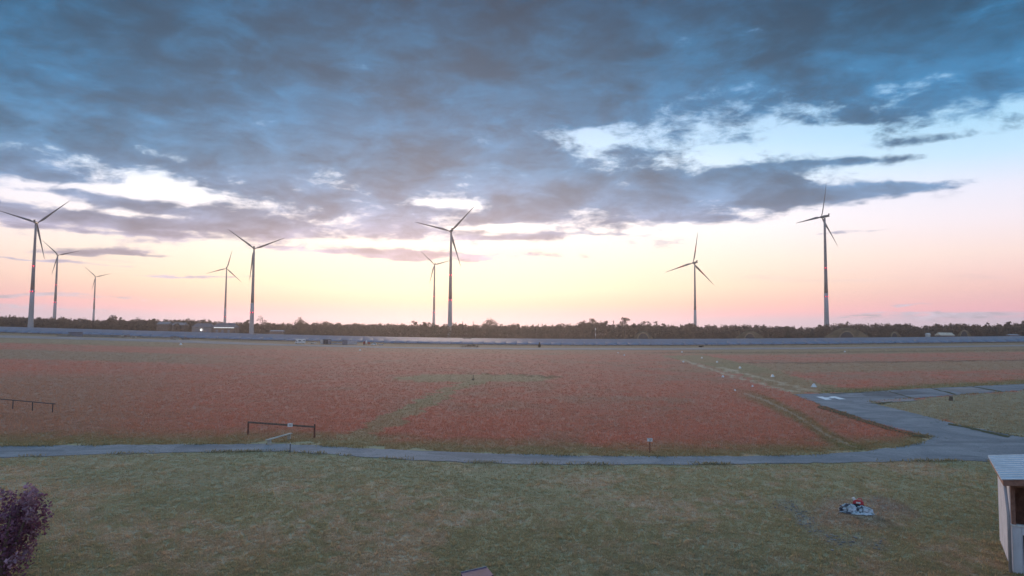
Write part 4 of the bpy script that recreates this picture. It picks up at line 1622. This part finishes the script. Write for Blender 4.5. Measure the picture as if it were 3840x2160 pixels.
# notice board on a post beside the track
p, k, rz = place(2437, 1697)
t = thing('notice_sign', 'small white notice board on a rusty post beside the track', 'sign', p, rz)
H = 52 * k
bm = bmesh.new()
box(bm, -0.035, 0.035, -0.02, 0.03, -0.3, H - 0.02)
obj('post', bm, M['rust'], t)
bm = bmesh.new()
box(bm, -9.5 * k, 9.5 * k, -0.055, -0.023, H - 12 * k, H)
brd = obj('board', bm, M['white'], t)
for z0, z1, x0, x1 in ((0.72, 0.86, -0.8, 0.75), (0.42, 0.58, -0.25, 0.7), (0.2, 0.32, -0.2, 0.55)):
    bm = bmesh.new()
    box(bm, x0 * 9.5 * k, x1 * 9.5 * k, -0.0585, -0.0555, H - 12 * k + z0 * 12 * k, H - 12 * k + z1 * 12 * k)
    obj('text_line', bm, M['grey_sheet'], brd)

# timber barrier with a notice, left
p, k, rz = place(1179, 1641)
pl, k2, _ = place(930, 1629)
t = thing('timber_barrier', 'horizontal timber barrier with a white notice, left of the mown path', 'barrier', p)
d = pl - p
H = 44 * k
for q_, hh in ((Vector((0, 0, 0)), H * 1.08), (d, H * 0.98)):
    bm = bmesh.new()
    box(bm, q_.x - .06, q_.x + .06, q_.y - .06, q_.y + .06, -0.3, hh)
    obj('post', bm, M['rust'], t)
bm = bmesh.new()
yv = Vector((-d.y, d.x, 0)).normalized() * 0.04
a, b = Vector((0.05, -0.1, H * 0.80)), Vector((d.x, d.y - 0.1, H * 0.94))
up = Vector((0, 0, 0.15))
hexa(bm, [a - yv, b - yv, b + yv, a + yv, a - yv + up, b - yv + up, b + yv + up, a + yv + up])
bmesh.ops.recalc_face_normals(bm, faces=bm.faces)
obj('rail', bm, M['wood_dark'], t)
c = a.lerp(b, 0.36)
bm = bmesh.new()
box(bm, c.x - .21, c.x + .21, c.y - .11, c.y - .075, c.z - 0.05, c.z + 0.25)
brd = obj('notice', bm, M['white'], t)
bm = bmesh.new()
box(bm, c.x - .12, c.x + .14, c.y - .114, c.y - .111, c.z + 0.03, c.z + 0.17)
obj('printed_area', bm, M['grey_pale'], brd)

# pale plank lying on two blocks, beside the barrier
a, b = at(1000, 1672), at(1091, 1645)
t = thing('plank', 'pale plank resting on low blocks beside the timber barrier', 'plank', (a + b) / 2)
d = (b - a)
n_ = Vector((-d.y, d.x, 0)).normalized() * 0.13
bm = bmesh.new()
A_, B_ = -d / 2 + Vector((0, 0, 0.42)), d / 2 + Vector((0, 0, 0.42))
up = Vector((0, 0, 0.06))
hexa(bm, [A_ - n_, B_ - n_, B_ + n_, A_ + n_, A_ - n_ + up, B_ - n_ + up, B_ + n_ + up, A_ + n_ + up])
bmesh.ops.recalc_face_normals(bm, faces=bm.faces)
obj('board', bm, M['wood_pale'], t)
for f_ in (-0.40, 0.42):
    c = d * f_
    bm = bmesh.new()
    box(bm, c.x - .12, c.x + .12, c.y - .12, c.y + .12, -0.1, 0.418)
    obj('block', bm, M['wood_pale'], t)

# thin stake at the near rim of the track
p, k, rz = place(1087, 1697)
t = thing('marker_stake', 'thin dark stake standing in the track at left', 'stake', p)
bm = bmesh.new()
tube(bm, [(0, 0, -0.2), (0.02, 0, 32 * k)], [0.035, 0.03], 8)
obj('post', bm, M['dark_metal'], t)
bm = bmesh.new()
tube(bm, [(0.02, 0, 32 * k), (0.02, 0, 32 * k + 0.04)], [0.045, 0.03], 8)
obj('cap', bm, M['white_dirty'], t)

# dark handrail far left
a, b = at(-160, 1512), at(205, 1548)
t = thing('handrail', 'long dark handrail at the left picture edge in the grass', 'rail', a)
d = b - a
bm = bmesh.new()
tube(bm, [(0, 0, 0.95), tuple(d * 0.5 + Vector((0, 0, 0.95))), tuple(d + Vector((0, 0, 0.95)))], [0.05, 0.05, 0.05], 8)
obj('rail', bm, M['dark_metal'], t)
for f_ in np.linspace(0.02, 0.98, 6):
    c = d * float(f_)
    bm = bmesh.new()
    tube(bm, [(c.x, c.y, -0.2), (c.x, c.y, 0.92)], [0.05, 0.05], 8)
    obj('post', bm, M['dark_metal'], t)

# ------------------------------------------------------------------ fire place with a crumpled tarpaulin
def tarp_mat():
    m = bpy.data.materials.new('crumpled_tarpaulin')
    m.use_nodes = True
    tr = m.node_tree
    N = NB(tr)
    pb = tr.nodes['Principled BSDF']
    tc = tr.nodes.new('ShaderNodeTexCoord').outputs['Object']
    n1 = N.noise(tc, 3.2, 3, 0.5, 0.6)
    c = N.ramp(n1, [(0.0, (0.05, 0.05, 0.06)), (0.41, (0.05, 0.045, 0.06)), (0.46, (0.34, 0.40, 0.42)), (0.58, (0.52, 0.54, 0.58)), (0.8, (0.72, 0.70, 0.74))])
    tr.links.new(c, pb.inputs['Base Color'])
    pb.inputs['Roughness'].default_value = 0.38
    return m


M['tarp'] = tarp_mat()
M['tarp_red'] = pmat('red_plastic', (0.55, 0.06, 0.07), 0.4, vary=0.2, scale=5.0)


def crumple(name, sx, sy, sz, seed, mat, loc, parent, amp=0.35, sub=4):
    bm = bmesh.new()
    bmesh.ops.create_icosphere(bm, subdivisions=sub, radius=1.0)
    from mathutils import noise as mn
    for v in bm.verts:
        n = v.co.normalized()
        rdg = 1 - abs(mn.noise(n * 2.3 + Vector((seed, 0, 0)))) * 1.6
        rdg2 = 1 - abs(mn.noise(n * 5.5 + Vector((0, seed, 0)))) * 1.6
        f = 0.75 + amp * rdg + amp * 0.45 * rdg2
        v.co = Vector((n.x * sx * f, n.y * sy * f, max(-0.02, n.z) * sz * f))
    o = obj(name, bm, mat, parent)
    o.location = loc
    return o


p, k, rz = place(3213, 1921)
t = thing('crumpled_tarpaulin', 'crumpled silver and dark tarpaulin heap on the bare fire place', 'tarpaulin', p, rz)
crumple('tarp_bundle', 0.42, 0.36, 0.36, 1.7, M['tarp'], (-0.36, 0, 0), t)
crumple('tarp_bundle', 0.42, 0.34, 0.30, 4.2, M['tarp'], (0.34, 0.02, 0), t)
crumple('dark_fold', 0.5, 0.25, 0.34, 7.7, M['rubber'], (0.0, 0.24, 0.02), t, 0.3, 3)
crumple('tarp_hem', 0.75, 0.2, 0.10, 9.1, M['tarp'], (-0.02, -0.34, 0), t, 0.3, 3)
p2 = p + Matrix.Rotation(rz, 3, 'Z') @ Vector((0.08, 0.42, 0.0))
t = thing('red_canister', 'red plastic canister lying on the crumpled tarpaulin', 'canister', p2, rz)
bm = bmesh.new()
box(bm, -0.27, 0.27, -0.1, 0.12, 0.24, 0.54, top=0.85)
bmesh.ops.bevel(bm, geom=bm.edges[:], offset=0.05, segments=2, affect='EDGES')
obj('body', bm, M['tarp_red'], t)
panel('label_patch', -0.10, 0.10, 0.38, 0.46, -0.105, M['white'], t, 0.01)
bm = bmesh.new()
tube(bm, [(-0.18, 0, 0.53), (-0.24, 0, 0.64)], [0.07, 0.07], 10)
obj('cap', bm, M['white'], t)
bm = bmesh.new()
tube(bm, [(0.18, 0, 0.51), (0.16, 0, 0.61), (0.0, 0, 0.61), (-0.06, 0, 0.51)], [0.025] * 4, 6)
obj('handle', bm, M['tarp_red'], t)
# grit and stones around it
sv, sf = [], []
rs_ = np.random.default_rng(77)
pts = []
for _ in range(130):
    u = rs_.uniform(0, 1)
    pl_ = [(2935, 1893), (2985, 1912), (3020, 1950), (3060, 1990), (3140, 2030), (3300, 2040)]
    f_ = u * 4.999
    i = int(f_)
    x = pl_[i][0] + (pl_[i + 1][0] - pl_[i][0]) * (f_ - i) + rs_.normal(0, 22)
    y = pl_[i][1] + (pl_[i + 1][1] - pl_[i][1]) * (f_ - i) + rs_.normal(0, 14)
    pts.append((x, y))
bm = bmesh.new()
for x, y in pts:
    c = at(x, y)
    r = rs_.uniform(0.02, 0.07)
    M4 = Matrix.Translation(c + Vector((0, 0, r * 0.2))) @ Matrix.Rotation(rs_.uniform(0, 6), 4, 'Z') @ Matrix.Diagonal((1.3, 0.9, 0.6, 1))
    bmesh.ops.create_icosphere(bm, subdivisions=1, radius=r, matrix=M4)
tag(obj('stones', bm, M['stone']), 'scattered grey stones in a curved band by the fire place', 'stones', kind='stuff')

# purple board at the lower picture edge
c1, c2, c3, c4 = at(1728, 2158), at(1824, 2137), at(1850, 2168), at(1750, 2220)
t = thing('purple_board', 'faded purple board corner in the grass at the lower picture edge', 'board', c2)
bm = bmesh.new()
lo = [c - c2 + Vector((0, 0, 0.02)) for c in (c1, c2, c3, c4)]
hexa(bm, lo + [v + Vector((0, 0, 0.10)) for v in lo])
bmesh.ops.recalc_face_normals(bm, faces=bm.faces)
obj('board', bm, M['board_purple'], t)
bm = bmesh.new()
tube(bm, [lo[0] + Vector((0, 0, 0.105)), lo[1] + Vector((0, 0, 0.105))], [0.018, 0.018], 6)
obj('edge_trim', bm, M['board_edge'], t)

# ------------------------------------------------------------------ hut at the right edge
M['hut_roof'] = pmat('pale_blue_roof_sheet', (0.50, 0.56, 0.62), 0.4, 0.3, vary=0.08, scale=1.0)
M['hut_wall'] = pmat('white_hut_wall', (0.66, 0.66, 0.70), 0.75, vary=0.12, scale=1.5)
M['hut_wood'] = pmat('brown_hut_wood', (0.30, 0.16, 0.12), 0.8, vary=0.3, scale=5.0, bump=0.2)
hp = at(3800, 2146)
t = thing('hut', 'corner of a hut with pale blue sheet roof and brown timber at right edge', 'hut', hp, -math.radians(30))
# local +Y runs away from the camera, +X to the right
HW = 3.45                          # eave height of the left side
bm = bmesh.new()
box(bm, 0, 5, 0, 0.14, -0.2, 1.75)
obj('front_wall', bm, M['hut_wall'], t)
for i in range(16):
    bm = bmesh.new()
    box(bm, 0.012 + i * 0.31, 0.302 + i * 0.31, -0.024 - 0.004 * (i % 2), -0.002, -0.2, 1.745)
    obj('wall_board', bm, M['hut_wall'], t)
for i in range(16):
    bm = bmesh.new()
    box(bm, -0.024 - 0.004 * (i % 2), -0.002, 0.16 + i * 0.3, 0.45 + i * 0.3, -0.2, HW - 0.14)
    obj('wall_board', bm, M['hut_wall'], t)
bm = bmesh.new()
box(bm, 0.0, 0.14, 0.14, 5.0, -0.2, HW)
obj('side_wall', bm, M['hut_wall'], t)
bm = bmesh.new()
box(bm, 0.14, 5, 1.6, 1.7, -0.2, HW - 0.1)
obj('rear_wall', bm, M['hut_wood'], t)
for x in (0.0, 0.62, 2.2):
    bm = bmesh.new()
    box(bm, x + .002, x + .14, -0.004, 0.13, 1.752, HW + 0.1 + x * 0.12)
    obj('post', bm, M['hut_wood'], t)
bm = bmesh.new()
hexa(bm, [(0.0, -0.02, HW - .25), (5, -0.02, HW + .35), (5, 0.16, HW + .35), (0, 0.16, HW - .25), (0, -0.02, HW + .05), (5, -0.02, HW + .65), (5, 0.16, HW + .65), (0, 0.16, HW + .05)])
obj('front_beam', bm, M['hut_wood'], t)
bm = bmesh.new()
hexa(bm, [(-0.22, -0.5, HW - .12), (5, -0.5, HW + .53), (5, -0.46, HW + .53), (-0.22, -0.46, HW - .12), (-0.22, -0.5, HW + .10), (5, -0.5, HW + .75), (5, -0.46, HW + .75), (-0.22, -0.46, HW + .10)])
obj('fascia', bm, M['hut_wood'], t)
bm = bmesh.new()
box(bm, -0.26, -0.22, -0.46, 5.4, HW - .12, HW + .08)
obj('fascia', bm, M['hut_wood'], t)
# standing seam sheets, each a strip of its own
for i in range(11):
    y0 = -0.55 + i * 0.55
    bm = bmesh.new()
    sl = 0.65 / 5.46
    x0, x1 = -0.32, 5.0
    z0, z1 = HW + 0.10, HW + 0.10 + sl * (x1 - x0)
    hexa(bm, [(x0, y0, z0), (x1, y0, z1), (x1, y0 + .54, z1), (x0, y0 + .54, z0), (x0, y0, z0 + .04), (x1, y0, z1 + .04), (x1, y0 + .54, z1 + .04), (x0, y0 + .54, z0 + .04)])
    sh = obj('roof_sheet', bm, M['hut_roof'], t)
    bm = bmesh.new()
    hexa(bm, [(x0, y0 + .51, z0 + .041), (x1, y0 + .51, z1 + .041), (x1, y0 + .54, z1 + .041), (x0, y0 + .54, z0 + .041),
              (x0, y0 + .51, z0 + .085), (x1, y0 + .51, z1 + .085), (x1, y0 + .54, z1 + .085), (x0, y0 + .54, z0 + .085)])
    obj('seam', bm, M['white'], sh)
bm = bmesh.new()
tube(bm, [(-0.1, -0.1, -0.1), (-0.1, -0.1, 2.2), (-0.2, -0.3, HW - 0.1)], [0.055, 0.055, 0.055], 10)
obj('drainpipe', bm, M['grey_pale'], t, True)
bm = bmesh.new()
box(bm, 0.34, 0.60, -0.05, -0.03, 0.35, 1.45)
fr = obj('vent_panel', bm, M['dark_metal'], t)
bm = bmesh.new()
box(bm, -0.06, 5.0, -0.05, 0.18, 1.753, 1.81)
obj('sill', bm, M['white'], t)

# ------------------------------------------------------------------ grass
def grass(name, label, n, ylo, yhi, blades, hk, wk, seed, want_lawn, xlo=-250, xhi=4090):
    r = np.random.default_rng(seed)
    px = r.uniform(xlo, xhi, n)
    py = ylo + (yhi - ylo) * r.uniform(0, 1, n)
    # ground points
    v = np.stack([(px - 1920) / FPX, -(py - 1080) / FPX, -np.ones(n)], -1) @ R3.T
    z = np.zeros(n)
    for _ in range(25):
        tt = (z - CAM_H) / np.minimum(v[:, 2], -1e-4)
        x, y = v[:, 0] * tt, v[:, 1] * tt
        z = 0.5 * z + 0.5 * terrain(x, y)
    x += r.normal(0, 0.02, n) * y * 0.05
    y += r.normal(0, 0.05, n) * y * 0.06
    z = terrain(x, y)
    col, h, isl, bey, qx, qy = ground_colour(x, y)
    ok = (isl == want_lawn) & ~bey & (h > 0.03) & ~inpoly(qx, qy + 1.0, P_TRACK)
    x, y, z, col, h = x[ok], y[ok], z[ok], col[ok], h[ok]
    n = len(x)
    d = np.hypot(x, y)
    V = np.zeros((n, blades, 3, 3))
    C = np.zeros((n, blades, 3, 3))
    tint = r.uniform(0.90, 1.12, (n, 1)) * (1 + r.normal(0, 0.025, (n, 3)))
    for b in range(blades):
        a = r.uniform(0, 2 * math.pi, n)
        hh = h * hk * r.uniform(0.5, 1.15, n)
        w = wk * (0.012 + 0.00055 * d) * r.uniform(0.6, 1.4, n)
        lean = hh * r.uniform(0.2, 0.9, n)
        la = r.uniform(0, 2 * math.pi, n)
        ox, oy = r.normal(0, 1, n) * (0.03 + 0.0012 * d), r.normal(0, 1, n) * (0.03 + 0.0012 * d)
        bx, by = x + ox, y + oy
        V[:, b, 0] = np.stack([bx - np.cos(a) * w, by - np.sin(a) * w, z - 0.03], -1)
        V[:, b, 1] = np.stack([bx + np.cos(a) * w, by + np.sin(a) * w, z - 0.03], -1)
        V[:, b, 2] = np.stack([bx + np.cos(la) * lean, by + np.sin(la) * lean, z + hh], -1)
        cc = col * tint * r.uniform(0.85, 1.15, (n, 1))
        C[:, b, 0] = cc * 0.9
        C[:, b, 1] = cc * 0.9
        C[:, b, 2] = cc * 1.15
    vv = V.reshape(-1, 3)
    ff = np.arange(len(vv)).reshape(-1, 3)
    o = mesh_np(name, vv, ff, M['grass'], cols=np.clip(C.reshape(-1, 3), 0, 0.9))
    return tag(o, label, 'grass', kind='stuff')


rim = densify(P_TRACK, 5.0)
rr_ = np.random.default_rng(303)
rv_, rc_ = [], []
for (x, y) in rim:
    if not (-60 < x < 3900):
        continue
    g0 = at(x, y)
    lush = float(fbm(np.array(g0.x * 0.5), np.array(g0.y * 0.5), 17, 3))
    for _ in range(int(max(0, (lush - 0.46) * 36))):
        bx, by = g0.x + rr_.normal(0, 0.28), g0.y + rr_.normal(0, 0.28)
        a = rr_.uniform(0, 6.28)
        w = (0.012 + 0.0005 * g0.y) * rr_.uniform(0.6, 1.4)
        hh = rr_.uniform(0.05, 0.24)
        rv_ += [(bx - math.cos(a) * w, by - math.sin(a) * w, 0.0), (bx + math.cos(a) * w, by + math.sin(a) * w, 0.0),
                (bx + rr_.normal(0, 0.08), by + rr_.normal(0, 0.08), hh)]
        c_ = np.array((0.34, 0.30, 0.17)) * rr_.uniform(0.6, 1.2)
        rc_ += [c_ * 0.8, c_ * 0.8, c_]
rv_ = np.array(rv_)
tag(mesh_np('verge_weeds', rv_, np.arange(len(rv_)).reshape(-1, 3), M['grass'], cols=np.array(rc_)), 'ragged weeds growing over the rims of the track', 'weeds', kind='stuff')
grass('lawn_grass', 'short dry green grass of the foreground lawn', 110000, 1690, 2300, 5, 1.0, 0.65, 201, True)
grass('meadow_grass', 'tall rust red sorrel and grass of the airfield meadow', 190000, 1285, 1716, 3, 0.8, 0.5, 202, False)

grass('lawn_weeds', 'scattered taller weeds standing out of the foreground lawn', 1300, 1740, 2300, 7, 3.2, 0.9, 203, True)
grass('meadow_stalks', 'taller sorrel stalks standing out of the meadow', 2500, 1420, 1712, 4, 2.0, 0.45, 204, False)

# ------------------------------------------------------------------ haze: thin evening air
bm = bmesh.new()
box(bm, -4600, 4600, -4600, 4600, -1.5, 290)
hz = obj('haze', bm, M['white'])
hm_ = bpy.data.materials.new('evening_haze')
hm_.use_nodes = True
hm_.node_tree.nodes.clear()
ho = hm_.node_tree.nodes.new('ShaderNodeOutputMaterial')
pv_ = hm_.node_tree.nodes.new('ShaderNodeVolumePrincipled')
pv_.inputs['Color'].default_value = (0.98, 0.92, 0.89, 1)
pv_.inputs['Density'].default_value = 1.1e-4
pv_.inputs['Anisotropy'].default_value = 0.65
hm_.node_tree.links.new(pv_.outputs[0], ho.inputs['Volume'])
hz.data.materials[0] = hm_
tag(hz, 'thin evening haze over the whole airfield', 'haze', kind='stuff')
